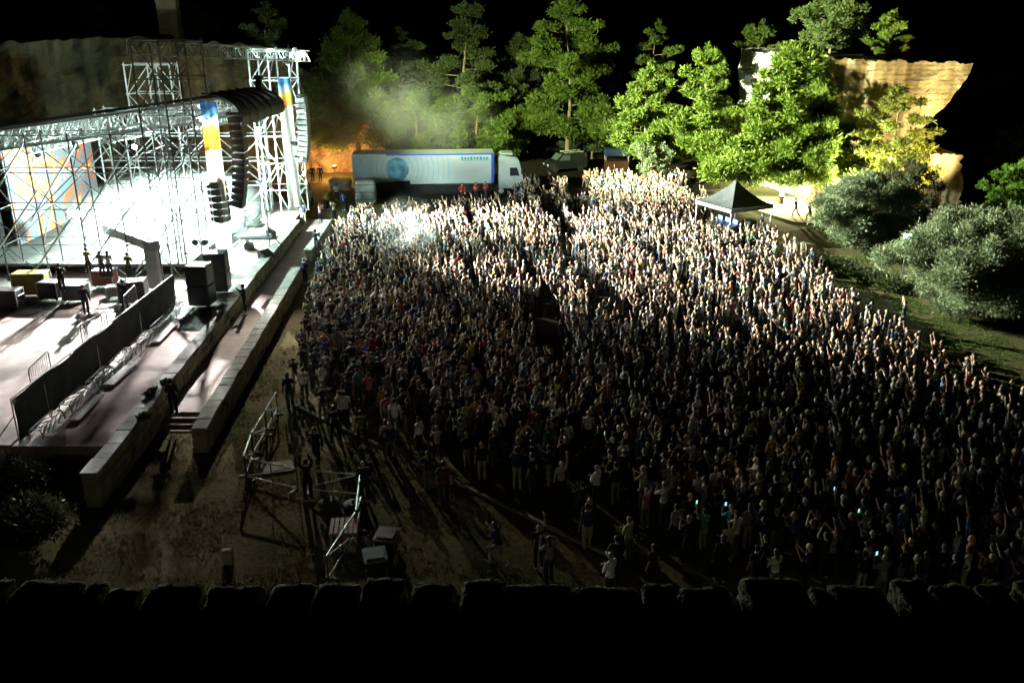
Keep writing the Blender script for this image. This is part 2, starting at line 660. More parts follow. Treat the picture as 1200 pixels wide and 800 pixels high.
# parapet in front of the photographer: wall body with coping stones along its far edge
DARKSTONE = mat("lichen_limestone", (0.15, 0.15, 0.07), 1.0, 0, 0.5, 7, 0.8, 30)
par = thing("parapet_wall", "dark dry stone parapet running along the bottom of the picture", "wall", (0, 2.7, 15))
b = MB()
b.box((0, 2.72, 15.2), (60, 1.1, 0.8))
b.build("wall_body", DARKSTONE, par)
rs = random.Random(5)
x = -5.2
k = 0
while x < 5.4:
    wd = rs.choice([0.07, 0.14, 0.19, 0.23, 0.27])
    hh = rs.uniform(0.07, 0.125)
    b = MB()
    rough_block(b, (x + wd / 2, 3.13 + rs.uniform(-.03, .03), 15.58 + hh / 2), (wd, 0.26, hh), k + 1, .17, 7)
    b.build("coping_stone", DARKSTONE, par, smooth=True)
    x += wd + rs.uniform(0.004, 0.035)
    k += 1

# low walls by the walkway: hewn blocks with a cap course
def low_wall(name, label, p0, p1, z0, z1, wid, seed):
    p0, p1 = Vector(p0), Vector(p1)
    t = thing(name, label, "wall", (p0.x, p0.y, 0))
    d = (p1 - p0)
    L = d.length
    d.normalize()
    ang = math.atan2(d.y, d.x)
    q = random.Random(seed)
    b = MB()
    c = (p0 + p1) / 2
    b.box((c.x, c.y, (z0 + z1 - .14) / 2), (L, wid - .12, z1 - .14 - z0), ang)
    # facing stones on both sides
    nrm = Vector((-d.y, d.x))
    rows = max(2, int(round((z1 - .14 - max(z0, -.1)) / .34)))
    hz = (z1 - .14 - max(z0, -.1)) / rows
    for s in (-1, 1):
        for r_ in range(rows):
            a = -q.uniform(0, .4)
            while a < L - 0.05:
                ln = q.uniform(0.4, 0.95)
                a0, a1 = max(0, a), min(L, a + ln)
                if a1 - a0 > .08 and q.random() > 0.035:
                    m_ = p0.xy + d.xy * ((a0 + a1) / 2) + nrm * s * (wid / 2 - .06 + q.uniform(-.015, .03))
                    b.bbox((m_.x, m_.y, max(z0, -.1) + hz * (r_ + .5)), (a1 - a0 - .02, .2, hz - .018), .03, ang)
                a += ln
    b.build("masonry", STONE, t)
    b = MB()
    a = 0
    while a < L:
        ln = min(q.uniform(0.7, 1.3), L - a)
        m_ = p0.xy + d.xy * (a + ln / 2)
        b.bbox((m_.x + q.uniform(-.02, .02), m_.y, z1 - .07 + q.uniform(-.012, .012)), (ln - .018, wid + .1 + q.uniform(-.03, .03), .15), .025, ang + q.uniform(-.008, .008))
        a += ln
    b.build("cap_course", mat("grey_cap_stone", (0.27, 0.28, 0.25), 0.85, 0, 0.35, 1.2, 0.4, 14), t)
    return t


low_wall("low_stone_wall", "long low stone wall between the paved walkway and the sunken path", (-15.85, 29.9, 0), (-17.35, 71.5, 0), -0.2, 1.45, 0.55, 3)
low_wall("low_stone_wall", "low stone wall with pale cap slabs between the path and the grass edge of the crowd", (-13.2, 34.3, 0), (-14.55, 58.9, 0), -0.2, 1.15, 0.55, 4)
low_wall("low_stone_wall", "short far stretch of low stone wall near the people by the far tower", (-14.75, 63.5, 0), (-15.1, 73.0, 0), -0.2, 1.1, 0.5, 5)


# ------------------------------------------------------------------ foliage
def leaf_mat(name, c1, c2, trans=0.3):
    m = bpy.data.materials.new(name)
    m.use_nodes = True
    nt = m.node_tree
    b = nt.nodes["Principled BSDF"]
    b.inputs["Roughness"].default_value = 0.7
    out = nt.nodes["Material Output"]
    tc = nt.nodes.new("ShaderNodeTexCoord")
    n = nt.nodes.new("ShaderNodeTexNoise")
    n.inputs["Scale"].default_value = 0.9
    n.inputs["Detail"].default_value = 5
    nt.links.new(tc.outputs["Object"], n.inputs["Vector"])
    r = nt.nodes.new("ShaderNodeValToRGB")
    r.color_ramp.elements[0].position = 0.35
    r.color_ramp.elements[1].position = 0.68
    r.color_ramp.elements[0].color = (*c1, 1)
    r.color_ramp.elements[1].color = (*c2, 1)
    nt.links.new(n.outputs[0], r.inputs[0])
    nt.links.new(r.outputs[0], b.inputs["Base Color"])
    tr = nt.nodes.new("ShaderNodeBsdfTranslucent")
    nt.links.new(r.outputs[0], tr.inputs[0])
    mx = nt.nodes.new("ShaderNodeMixShader")
    mx.inputs[0].default_value = trans
    nt.links.new(b.outputs[0], mx.inputs[1])
    nt.links.new(tr.outputs[0], mx.inputs[2])
    nt.links.new(mx.outputs[0], out.inputs[0])
    return m


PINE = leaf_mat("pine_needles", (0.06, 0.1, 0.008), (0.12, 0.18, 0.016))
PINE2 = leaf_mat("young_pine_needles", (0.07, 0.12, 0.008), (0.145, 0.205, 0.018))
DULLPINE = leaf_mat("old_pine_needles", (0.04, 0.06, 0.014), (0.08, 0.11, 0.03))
OLIVE = leaf_mat("olive_leaves", (0.075, 0.105, 0.045), (0.2, 0.25, 0.13))
BRIGHTLEAF = leaf_mat("bright_green_leaves", (0.08, 0.16, 0.008), (0.15, 0.27, 0.018))
BARK = mat("grey_brown_bark", (0.2, 0.16, 0.11), 0.95, 0, 0.4, 3, 0.8, 12)
nprng = np.random.default_rng(4)


def leaf_cloud(name, m, parent, clumps, per_m2, size, elong=2.2, droop=0.0, loc=Vector((0, 0, 0))):
    """leaf-sized faces spread through the shell and volume of each clump"""
    V = []
    for (c, r) in clumps:
        area = 4 * math.pi * (r[0] * r[1] * r[2]) ** (2 / 3)
        n = max(12, int(area * per_m2))
        d = nprng.normal(size=(n, 3))
        d /= np.linalg.norm(d, axis=1)[:, None]
        rad = 1.0 - 0.55 * nprng.random(n) ** 1.6
        rad *= 1 + 0.22 * nprng.normal(size=n)
        p = d * rad[:, None] * np.array(r) + np.array(c)
        # the tuft's long axis leans outward and up
        ax = d + np.array([0, 0, 0.35 - droop]) + 0.55 * nprng.normal(size=(n, 3))
        ax /= np.linalg.norm(ax, axis=1)[:, None]
        sd = np.cross(ax, nprng.normal(size=(n, 3)))
        sd /= np.linalg.norm(sd, axis=1)[:, None]
        s = size * (0.6 + 0.8 * nprng.random(n))
        a = ax * (s * elong / 2)[:, None]
        e = sd * (s / 2)[:, None]
        quad = np.stack([p - a, p - a * .1 + e, p + a, p - a * .1 - e], axis=1)
        V.append(quad.reshape(-1, 3))
    V = np.concatenate(V) - np.array(loc)
    nq = len(V) // 4
    me = bpy.data.meshes.new(name)
    me.vertices.add(len(V))
    me.vertices.foreach_set("co", V.astype(np.float32).ravel())
    me.loops.add(nq * 4)
    me.loops.foreach_set("vertex_index", np.arange(nq * 4, dtype=np.int32))
    me.polygons.add(nq)
    me.polygons.foreach_set("loop_start", np.arange(0, nq * 4, 4, dtype=np.int32))
    try:
        me.polygons.foreach_set("loop_total", np.full(nq, 4, dtype=np.int32))
    except Exception:
        pass
    me.update(calc_edges=True)
    me.materials.append(m)
    o = bpy.data.objects.new(name, me)
    COL.objects.link(o)
    o.parent = parent
    return o


def tree(name, label, base, H, crown, shape, m, seed, dens=16, size=0.26, nclump=46, group=None, lean=(0, 0), bare=0.25, rot=0):
    """tapered trunk with limbs; a crown of leaf clumps carried on the limbs.
    crown = (radius x, radius y, z of crown base); shape = profile name"""
    q = random.Random(seed)
    base = Vector(base)
    nclump = int(nclump * 1.75)
    size, dens = size * .44, dens * 3.6
    t = thing(name, label, "tree", base, 0, group)
    rx, ry, zb = crown
    top = base + Vector((lean[0], lean[1], H))
    b = MB()
    tp, tr = [], []
    r0 = 0.012 * H + 0.07
    for i in range(8):
        u = i / 7
        tp.append(base.lerp(top, u * 0.93) + Vector((math.sin(u * 5 + seed) * .03 * H * u, math.cos(u * 4 + seed) * .03 * H * u, -0.15 if i == 0 else 0)))
        tr.append(r0 * (1 - u) ** .8 + 0.02)
    b.path(tp, tr, 8)
    clumps = []

    def axis(u):
        f = min(max(u / .93 * 7, 0), 6.999)
        i = int(f)
        return tp[i].lerp(tp[i + 1], f - i)
    pine = shape != 'round'
    nb = max(9, int(nclump / (2.7 if pine else 1.7)))
    for k in range(nb):
        v = (k + q.random()) / nb              # height of the bough in the crown 0..1
        if shape == 'cone':
            pr = (1 - v) ** .7 * (0.62 + 0.38 * min(1, v * 4)) + .1
        elif shape == 'spread':
            pr = min(1, .75 + v) * (1 - v ** 1.25) ** .9 + .06
        elif shape == 'round':
            pr = math.sqrt(max(0.03, 1 - (2 * v - 1) ** 2)) * q.uniform(.72, 1.18)
        elif shape == 'dome':
            pr = math.sqrt(max(0.03, 1 - v ** 2)) * (0.7 + .3 * min(1, v * 4))
        else:                                   # tall, ragged pine
            pr = (0.6 + 0.4 * math.sin(v * 11 + seed)) * (1 - v ** 3) * (.65 + .35 * min(1, v * 4)) + .14
        a = k * 2.39996 + q.uniform(-.5, .5)
        pr *= q.uniform(.72, 1.15)
        zc = zb + (H - zb) * (v * .97)
        st = axis(max(bare * .8, (zc - .10 * rx * pr) / H))
        rise = q.uniform(.02, .22) * rx * pr + .25
        tip = st + Vector((math.cos(a) * rx * pr, math.sin(a) * ry * pr, rise))
        mid = st.lerp(tip, .5) - Vector((0, 0, .05 * rx * pr))
        b.path([st, mid, tip], [r0 * .34 * (1.1 - v), r0 * .2 * (1.1 - v) + .01, .012], 5)
        if pine:
            nseg = 2 + int(3.2 * pr)
            for g in range(nseg):
                f = .38 + .62 * (g + q.uniform(.2, .8)) / nseg
                c = st.lerp(tip, f) + Vector((q.gauss(0, .1), q.gauss(0, .1), q.uniform(-.02, .12))) * rx * .5
                cr = (.105 + .075 * q.random()) * (rx + ry) / 2 * (1.25 - .55 * v) * (1.15 - .45 * f)
                cr = max(cr, .34)
                clumps.append((c, (cr * q.uniform(1, 1.5), cr * q.uniform(1, 1.5), cr * q.uniform(.6, 1.0))))
        else:
            for g in range(2):
                c = st.lerp(tip, q.uniform(.45, 1.0)) + Vector((q.gauss(0, .1), q.gauss(0, .1), q.gauss(0, .08))) * rx
                cr = (.10 + .13 * q.random()) * (rx + ry) / 2
                clumps.append((c, (cr * q.uniform(.8, 1.4), cr * q.uniform(.8, 1.4), cr * q.uniform(.6, 1.0))))
    clumps.append((top - Vector((0, 0, .3)), (.4, .4, .6)))
    tk = b.build("trunk", BARK, t, smooth=True)
    leaf_cloud("crown", m, t, clumps, dens, size, elong=3.8, loc=base)
    return t


def tree_px(name, label, px, ptop, pbase_y, Y, rx_px, shape, m, seed, zb_py, **kw):
    """tree whose trunk stands at picture column px, distance Y"""
    base = P(px, 300, Y)
    base.z = kw.pop("gz", gz(base.x, Y))
    ztop = P(px, ptop, Y).z
    zb = P(px, zb_py, Y).z - base.z
    dep = math.hypot(Y, 12)
    rx = rx_px / FPX * dep
    H = ztop - base.z
    return tree(name, label, base, H, (rx, kw.pop("ry", rx * .9), max(.3, zb)), shape, m, seed, **kw)


TG = "pines around the quarry"
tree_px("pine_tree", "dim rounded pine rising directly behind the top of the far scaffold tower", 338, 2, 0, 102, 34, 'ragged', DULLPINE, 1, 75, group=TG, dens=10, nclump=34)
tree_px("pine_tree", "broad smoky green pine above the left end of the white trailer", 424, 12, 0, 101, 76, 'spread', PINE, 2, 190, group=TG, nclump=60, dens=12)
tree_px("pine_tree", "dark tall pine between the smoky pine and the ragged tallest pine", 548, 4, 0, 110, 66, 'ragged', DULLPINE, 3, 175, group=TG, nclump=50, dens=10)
tree_px("pine_tree", "small bright pine crown low above the middle of the trailer roof", 560, 104, 0, 104, 68, 'dome', PINE, 4, 184, group=TG, nclump=34, dens=13)
tree_px("pine_tree", "slim pale pine just above the globe on the trailer", 492, 108, 0, 103, 42, 'spread', PINE, 5, 182, group=TG, nclump=22, dens=12)
tree_px("pine_tree", "tallest ragged pine with layered open boughs behind the truck cab", 662, -2, 0, 104, 74, 'ragged', PINE, 6, 180, group=TG, nclump=58, dens=14, size=.24)
tree_px("pine_tree", "narrow dim pine top standing above the pale pine left of the big one", 757, 26, 0, 106, 40, 'ragged', PINE, 7, 140, group=TG, nclump=30, dens=11)
tree_px("pine_tree", "pale green conical pine with visible white trunk at the back edge of the crowd", 750, 78, 0, 97, 56, 'spread', PINE, 8, 184, group=TG, nclump=46, dens=16)
tree_px("pine_tree", "full green pine immediately left of the largest pine", 812, 56, 0, 95, 58, 'cone', PINE2, 9, 192, group=TG, nclump=60, dens=16)
tree_px("pine_tree", "largest bright pine spreading above the black canopy tent", 908, 52, 0, 84, 92, 'spread', PINE2, 10, 236, group=TG, nclump=170, dens=20, size=.25, ry=5.6)
tree_px("pine_tree", "yellow green young pine directly before the streaked rock face", 1026, 102, 0, 80, 58, 'dome', leaf_mat("yellow_green_needles", (0.09, 0.11, 0.01), (0.2, 0.21, 0.02)), 11, 228, group=TG, nclump=48, dens=8, size=.26)
tree_px("pine_tree", "dark twin pine tops behind the white corner of the rock", 868, 26, 0, 114, 26, 'ragged', PINE, 12, 66, group=TG, nclump=34, dens=10)
tree_px("pine_tree", "bright green bushy pine at the right edge of the picture above the olive", 1180, 190, 0, 66, 55, 'dome', BRIGHTLEAF, 15, 285, group=TG, nclump=60, dens=20, size=.2)
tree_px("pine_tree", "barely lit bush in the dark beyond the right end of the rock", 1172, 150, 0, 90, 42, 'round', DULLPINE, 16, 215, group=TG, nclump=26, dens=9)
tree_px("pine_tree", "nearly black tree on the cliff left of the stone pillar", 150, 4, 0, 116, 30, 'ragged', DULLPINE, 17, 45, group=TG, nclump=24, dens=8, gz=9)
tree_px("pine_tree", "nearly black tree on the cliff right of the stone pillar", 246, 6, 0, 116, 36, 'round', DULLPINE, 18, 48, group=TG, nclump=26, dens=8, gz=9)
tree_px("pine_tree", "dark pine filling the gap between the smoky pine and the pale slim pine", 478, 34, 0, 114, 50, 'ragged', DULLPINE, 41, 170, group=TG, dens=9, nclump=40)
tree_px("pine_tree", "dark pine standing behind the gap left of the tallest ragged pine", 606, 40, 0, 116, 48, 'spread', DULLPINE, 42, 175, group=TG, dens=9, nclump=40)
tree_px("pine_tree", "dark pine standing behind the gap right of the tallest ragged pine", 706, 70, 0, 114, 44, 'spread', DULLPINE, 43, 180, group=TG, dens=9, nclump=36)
tree_px("pine_tree", "low dark pine behind the van and the kiosk", 690, 128, 0, 107, 46, 'dome', DULLPINE, 44, 192, group=TG, dens=9, nclump=30)
OG = "olive trees beside the crowd"
tree_px("olive_tree", "silver grey olive tree with rounded crown between the tent and the floodlight post", 1012, 212, 0, 67, 58, 'round', OLIVE, 21, 308, group=OG, nclump=64, dens=42, size=.15)
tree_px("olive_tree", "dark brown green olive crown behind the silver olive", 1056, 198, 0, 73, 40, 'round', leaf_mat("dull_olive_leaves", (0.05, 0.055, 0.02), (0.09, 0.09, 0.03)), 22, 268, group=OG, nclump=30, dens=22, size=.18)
tree_px("olive_tree", "large grey olive tree over the lawn at the right edge", 1160, 262, 0, 52, 90, 'round', OLIVE, 23, 414, group=OG, nclump=104, dens=46, size=.13, ry=4.4)
tree_px("olive_tree", "small grey bush in front of the pale conical pine at the crowd's back edge", 757, 163, 0, 93, 24, 'round', OLIVE, 24, 204, group=OG, nclump=22, dens=16, size=.2)


# ------------------------------------------------------------------ rock
def rock_mat(name, base, dark, pale, streak=1.0, whites=()):
    m = bpy.data.materials.new(name)
    m.use_nodes = True
    nt = m.node_tree
    b = nt.nodes["Principled BSDF"]
    b.inputs["Roughness"].default_value = 0.95
    tc = nt.nodes.new("ShaderNodeTexCoord")
    mp = nt.nodes.new("ShaderNodeMapping")
    mp.inputs["Scale"].default_value = (0.8, 0.8, 0.05)
    nt.links.new(tc.outputs["Object"], mp.inputs[0])
    n = nt.nodes.new("ShaderNodeTexNoise")
    n.inputs["Scale"].default_value = 0.9
    n.inputs["Detail"].default_value = 7
    nt.links.new(mp.outputs[0], n.inputs["Vector"])
    r = nt.nodes.new("ShaderNodeValToRGB")
    r.color_ramp.elements[0].position = 0.32
    r.color_ramp.elements[0].color = (*dark, 1)
    r.color_ramp.elements[1].position = 0.7
    r.color_ramp.elements[1].color = (*pale, 1)
    e = r.color_ramp.elements.new(0.5)
    e.color = (*base, 1)
    nt.links.new(n.outputs[0], r.inputs[0])
    # saw-cut courses of the quarry
    wv = nt.nodes.new("ShaderNodeTexWave")
    wv.bands_direction = 'Z'
    wv.inputs["Scale"].default_value = 0.75
    wv.inputs["Distortion"].default_value = 1.2
    wv.inputs["Detail"].default_value = 3
    wv.inputs["Detail Scale"].default_value = 2.5
    nt.links.new(tc.outputs["Object"], wv.inputs["Vector"])
    n2 = nt.nodes.new("ShaderNodeTexNoise")
    n2.inputs["Scale"].default_value = 2.2
    n2.inputs["Detail"].default_value = 9
    n2.inputs["Roughness"].default_value = 0.7
    nt.links.new(tc.outputs["Object"], n2.inputs["Vector"])
    ad = nt.nodes.new("ShaderNodeMath")
    ad.operation = 'MULTIPLY_ADD'
    nt.links.new(wv.outputs["Fac"], ad.inputs[0])
    ad.inputs[1].default_value = 0.1
    nt.links.new(n2.outputs[0], ad.inputs[2])
    bp = nt.nodes.new("ShaderNodeBump")
    bp.inputs["Strength"].default_value = 0.9
    bp.inputs["Distance"].default_value = 0.25
    nt.links.new(ad.outputs[0], bp.inputs["Height"])
    nt.links.new(bp.outputs[0], b.inputs["Normal"])
    last = r.outputs[0]
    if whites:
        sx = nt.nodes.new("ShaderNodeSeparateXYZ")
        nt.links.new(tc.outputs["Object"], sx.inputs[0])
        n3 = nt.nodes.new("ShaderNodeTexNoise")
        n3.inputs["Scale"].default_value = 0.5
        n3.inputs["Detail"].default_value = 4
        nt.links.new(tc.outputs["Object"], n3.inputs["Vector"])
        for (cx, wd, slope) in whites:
            # pale streak painted for light leaking onto the face: |x - cx - slope*z + wobble| < wd
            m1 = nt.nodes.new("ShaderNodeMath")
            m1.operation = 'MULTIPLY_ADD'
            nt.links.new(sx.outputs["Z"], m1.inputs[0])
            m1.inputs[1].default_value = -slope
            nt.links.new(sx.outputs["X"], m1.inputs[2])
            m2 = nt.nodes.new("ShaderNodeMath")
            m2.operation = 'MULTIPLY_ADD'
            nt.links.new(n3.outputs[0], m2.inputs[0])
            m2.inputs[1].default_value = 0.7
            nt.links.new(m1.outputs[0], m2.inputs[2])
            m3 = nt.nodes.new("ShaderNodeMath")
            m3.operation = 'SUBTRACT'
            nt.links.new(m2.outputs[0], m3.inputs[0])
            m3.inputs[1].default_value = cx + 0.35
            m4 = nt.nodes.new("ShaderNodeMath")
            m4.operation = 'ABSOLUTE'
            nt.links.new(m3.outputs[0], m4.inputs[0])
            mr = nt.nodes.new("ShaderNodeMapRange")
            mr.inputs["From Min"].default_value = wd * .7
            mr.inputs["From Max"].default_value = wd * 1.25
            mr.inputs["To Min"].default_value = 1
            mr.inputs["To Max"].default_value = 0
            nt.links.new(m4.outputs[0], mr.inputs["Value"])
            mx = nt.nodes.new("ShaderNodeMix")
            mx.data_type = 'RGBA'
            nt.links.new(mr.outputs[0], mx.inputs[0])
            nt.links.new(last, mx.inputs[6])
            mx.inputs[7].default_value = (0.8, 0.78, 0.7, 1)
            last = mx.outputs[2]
    nt.links.new(last, b.inputs["Base Color"])
    return m


def rock_sheet(b, A, B, top_f, edge_f, nu, nv, amp, seed, thick, close=True):
    """a rough wall from ground point A to B; top_f(u) = height; edge_f(u, v) = outward offset"""
    A, B = Vector(A), Vector(B)
    d = (B - A)
    dn = d.normalized()
    nrm = Vector((dn.y, -dn.x, 0))
    front, back = [], []
    for j in range(nv + 1):
        v = j / nv
        for i in range(nu + 1):
            u = i / nu
            h = top_f(u)
            p = A + d * u + Vector((0, 0, h * v - (0.5 if j == 0 else 0)))
            off = edge_f(u, v)
            p += dn * off
            ns = mnoise.fractal(Vector((p.x * .25 + seed, p.y * .25, p.z * .32)), 1.0, 2.0, 5)
            f = p + nrm * ns * amp
            f += dn * (.35 * mnoise.noise((v * 9, seed, 1.7 + u)) + .18 * mnoise.noise((v * 27, seed, 4.1 + u)))
            f -= nrm * (.07 * max(0, mnoise.noise((p.x * .8, p.y * .8, p.z * 2.6 + seed))) + .28 * mnoise.noise((p.x * 1.1, p.y * 1.1, p.z * .07 + seed)))
            if j == nv:
                f.z += .3 * mnoise.noise((p.x * .9, p.y * .9, seed)) + .25 * mnoise.noise((p.x * 2.9, p.y * 2.9, seed))
            front.append(f)
            k = p - nrm * thick
            k.z = f.z
            back.append(k)
    n = nu + 1
    fs = [(j * n + i, j * n + i + 1, (j + 1) * n + i + 1, (j + 1) * n + i) for j in range(nv) for i in range(nu)]
    o = len(front)
    fs += [(o + j * n + i, o + (j + 1) * n + i, o + (j + 1) * n + i + 1, o + j * n + i + 1) for j in range(nv) for i in range(nu)]
    for i in range(nu):
        fs.append((nv * n + i, nv * n + i + 1, o + nv * n + i + 1, o + nv * n + i))
    for j in range(nv):
        fs.append((j * n, (j + 1) * n, o + (j + 1) * n, o + j * n))
        fs.append((j * n + nu, o + j * n + nu, o + (j + 1) * n + nu, (j + 1) * n + nu))
    b.add(front + back, fs)


# the quarry monolith at the right, undercut on its right side, with a lower step
RB = P(968, 100, 86)
RA = P(866, 100, 99)
RC = P(1100, 100, 85)
gl = lambda v: Vector((v.x, v.y, 0))
rockt = thing("rock_monolith", "tall quarried rock with vertical stains and undercut right side lit from below", "rock", gl(RB))
zt = lambda px, py, Y: P(px, py, Y).z


def right_edge(u, v):
    # profile of the right flank in metres, measured from RC at the foot
    pv = [0.0, .25, .38, .5, .62, .78, .9, 1.0]
    pe = [1.2, .6, -.8, -1.3, -.2, 1.6, 2.6, 2.7]
    return float(np.interp(v, pv, pe)) * max(0, (u - .25) / .75) ** 1.2


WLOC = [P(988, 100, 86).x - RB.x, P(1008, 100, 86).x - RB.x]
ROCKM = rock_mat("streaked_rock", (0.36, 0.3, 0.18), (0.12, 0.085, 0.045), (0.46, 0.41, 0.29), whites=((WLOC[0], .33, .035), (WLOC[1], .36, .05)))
b = MB()
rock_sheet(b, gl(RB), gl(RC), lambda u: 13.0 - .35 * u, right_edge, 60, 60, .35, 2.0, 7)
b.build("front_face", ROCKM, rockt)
b = MB()
rock_sheet(b, gl(RA), gl(RB) + Vector((-.15, .2, 0)), lambda u: 13.1, lambda u, v: 0, 40, 40, .3, 7.0, 6)
b.build("side_face", rock_mat("lit_side_rock", (0.5, 0.49, 0.45), (0.32, 0.31, 0.28), (0.62, 0.61, 0.57)), rockt)  # paler colour stands in for the stage light on this side
sA, sB = P(1085, 200, 82.5), P(1127, 200, 82.5)
b = MB()
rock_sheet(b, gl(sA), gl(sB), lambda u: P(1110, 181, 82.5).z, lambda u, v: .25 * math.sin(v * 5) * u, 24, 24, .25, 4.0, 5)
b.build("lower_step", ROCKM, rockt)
# trees standing on the rock
tree("pine_tree", "round crowned pine standing on top of the streaked rock", (P(975, 40, 91.5).x, 91.5, 12.6), P(975, 5, 91.5).z - 12.6, (3.4, 3.2, 1.1), 'round', leaf_mat("grey_green_needles", (0.06, 0.095, 0.02), (0.12, 0.16, 0.04)), 31, dens=22, size=.2, nclump=48, group=TG)
tree("pine_tree", "small lone pine on the rock right of the round crowned pine", (P(1043, 40, 88).x, 88, 12.5), P(1043, 17, 88).z - 12.5, (2.1, 1.9, .3), 'dome', PINE2, 32, dens=16, size=.22, nclump=22, group=TG)

# quarry face behind the stage
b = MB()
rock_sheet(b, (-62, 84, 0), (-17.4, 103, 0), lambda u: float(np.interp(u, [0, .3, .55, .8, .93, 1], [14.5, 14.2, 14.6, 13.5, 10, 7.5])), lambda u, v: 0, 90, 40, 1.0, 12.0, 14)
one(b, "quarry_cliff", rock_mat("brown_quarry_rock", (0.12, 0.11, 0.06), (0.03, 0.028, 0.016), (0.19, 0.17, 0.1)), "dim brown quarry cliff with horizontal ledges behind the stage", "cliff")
# cave mouth beside the trailer
b = MB()
rock_sheet(b, (-23.5, 101, 0), (-14.2, 101.5, 0), lambda u: 5.2 + 1.2 * math.sin(u * 4), lambda u, v: 0, 50, 26, 1.3, 22.0, 4)
one(b, "cave_rock", rock_mat("orange_rock", (0.42, 0.3, 0.17), (0.24, 0.16, 0.08), (0.5, 0.38, 0.24)), "rugged rock glowing orange from a floodlight left of the trailer", "rock")
for (px, py, s, sd, lab) in ((353, 226, 1.3, 1, "dark boulder below the two silhouettes by the orange rock"), (400, 222, 1.5, 2, "dark boulder at the left corner of the covered crate")):
    p = G(px, py)
    b = MB()
    rough_block(b, (p.x, p.y, .5), (s * 1.3, s, 1.2), sd + 40, .3, 7)
    one(b, "boulder", STONE, lab, "boulder", smooth=True)

# square stone pillar on the cliff
p = P(199, 25, 106)
b = MB()
zb = 13.0
for k in range(8):
    b.bbox((p.x, p.y, zb + .55 + k * 1.0), (2.1 + .06 * math.sin(k * 2.3), 2.0, .985), .06, .12)
one(b, "stone_pillar", rock_mat("pillar_stone", (0.42, 0.36, 0.24), (0.25, 0.2, 0.12), (0.5, 0.45, 0.33)), "square tower of stone blocks on the cliff top at the upper left", "tower")


# ------------------------------------------------------------------ stage structures
def scaffold(name, label, xs_, ys_, zs_, r=0.05, m=STEEL, diag=True, seed=0, cat="scaffold", rmain=None, base=None):
    """scaffold tower or wall: posts are parts, ledgers and braces one lattice part"""
    q = random.Random(seed)
    t = thing(name, label, cat, base or ((xs_[0] + xs_[-1]) / 2, (ys_[0] + ys_[-1]) / 2, zs_[0]))
    for x in xs_:
        for y in ys_:
            b = MB()
            b.tube((x, y, zs_[0]), (x, y, zs_[-1] + .25), rmain or r * 1.25, n=6)
            b.box((x, y, zs_[0] + .02), (.2, .2, .04))
            b.build("post", m, t)
    b = MB()
    for z in zs_[1:]:
        for x in xs_:
            for y0, y1 in zip(ys_[:-1], ys_[1:]):
                b.tube((x + .06, y0 - .1, z), (x + .06, y1 + .1, z), r * .8, n=5)
        for y in ys_:
            for x0, x1 in zip(xs_[:-1], xs_[1:]):
                b.tube((x0 - .1, y - .06, z + .07), (x1 + .1, y - .06, z + .07), r * .8, n=5)
    if diag:
        for k, (z0, z1) in enumerate(zip(zs_[:-1], zs_[1:])):
            for y in ys_:
                for i, (x0, x1) in enumerate(zip(xs_[:-1], xs_[1:])):
                    if q.random() < .85:
                        a, c = (x0, x1) if (k + i) % 2 else (x1, x0)
                        b.tube((a, y + .08, z0), (c, y + .08, z1), r * .75, n=5)
            for x in xs_:
                for i, (y0, y1) in enumerate(zip(ys_[:-1], ys_[1:])):
                    if q.random() < .85:
                        a, c = (y0, y1) if (k + i) % 2 else (y1, y0)
                        b.tube((x - .08, a, z0), (x - .08, c, z1), r * .75, n=5)
    b.build("bracing", m, t)
    return t


def truss(b, p0, p1, w_, h_, n, r=0.045):
    p0, p1 = Vector(p0), Vector(p1)
    d = (p1 - p0).normalized()
    s = d.cross(Vector((0, 0, 1))).normalized() * (w_ / 2)
    u = s.cross(d).normalized() * (h_ / 2)
    c = [s + u, s - u, -s - u, -s + u]
    for k in c:
        b.tube(p0 + k, p1 + k, r, n=6)
    for i in range(n):
        a = p0.lerp(p1, i / n)
        e = p0.lerp(p1, (i + 1) / n)
        for j in range(4):
            k0, k1 = c[j], c[(j + 1) % 4]
            if i % 2 == j % 2:
                k0, k1 = k1, k0
            b.tube(a + k0, e + k1, r * .6, n=5)
            b.tube(a + c[j], a + c[(j + 1) % 4], r * .55, n=5)


S0, S1 = 1.3, 15.7
scaffold("scaffold_tower", "dark near scaffold tower at the corner of the stage holding the high truss", [-21.7, -20.1, -18.6], [54.0, 56.9], steps(S0, S1, 2.05), .042, DARKSTEEL, seed=1)  # dark steel colour paints in the tower's backlit silhouette
scaffold("scaffold_tower", "white lit far scaffold tower beside the orange rock", [-20.4, -18.9, -17.3], [73.2, 75.9], steps(S0, 14.2, 2.1), .06, STEEL, seed=2)
b = MB()
truss(b, P(155, 55, 55.0), P(358, 66, 76.2), .75, .8, 22, .05)
one(b, "roof_truss", STEEL, "high horizontal lattice truss spanning between the two scaffold tower tops", "truss")
# far stage wall seen through the opening, lit white
scaffold("scaffold_wall", "white lit scaffold wall along the far side of the stage", [-33.6 + 2.2 * k for k in range(7)], [74.6, 76.4], steps(1.6, 9.6, 2.0), .055, STEEL, seed=3)
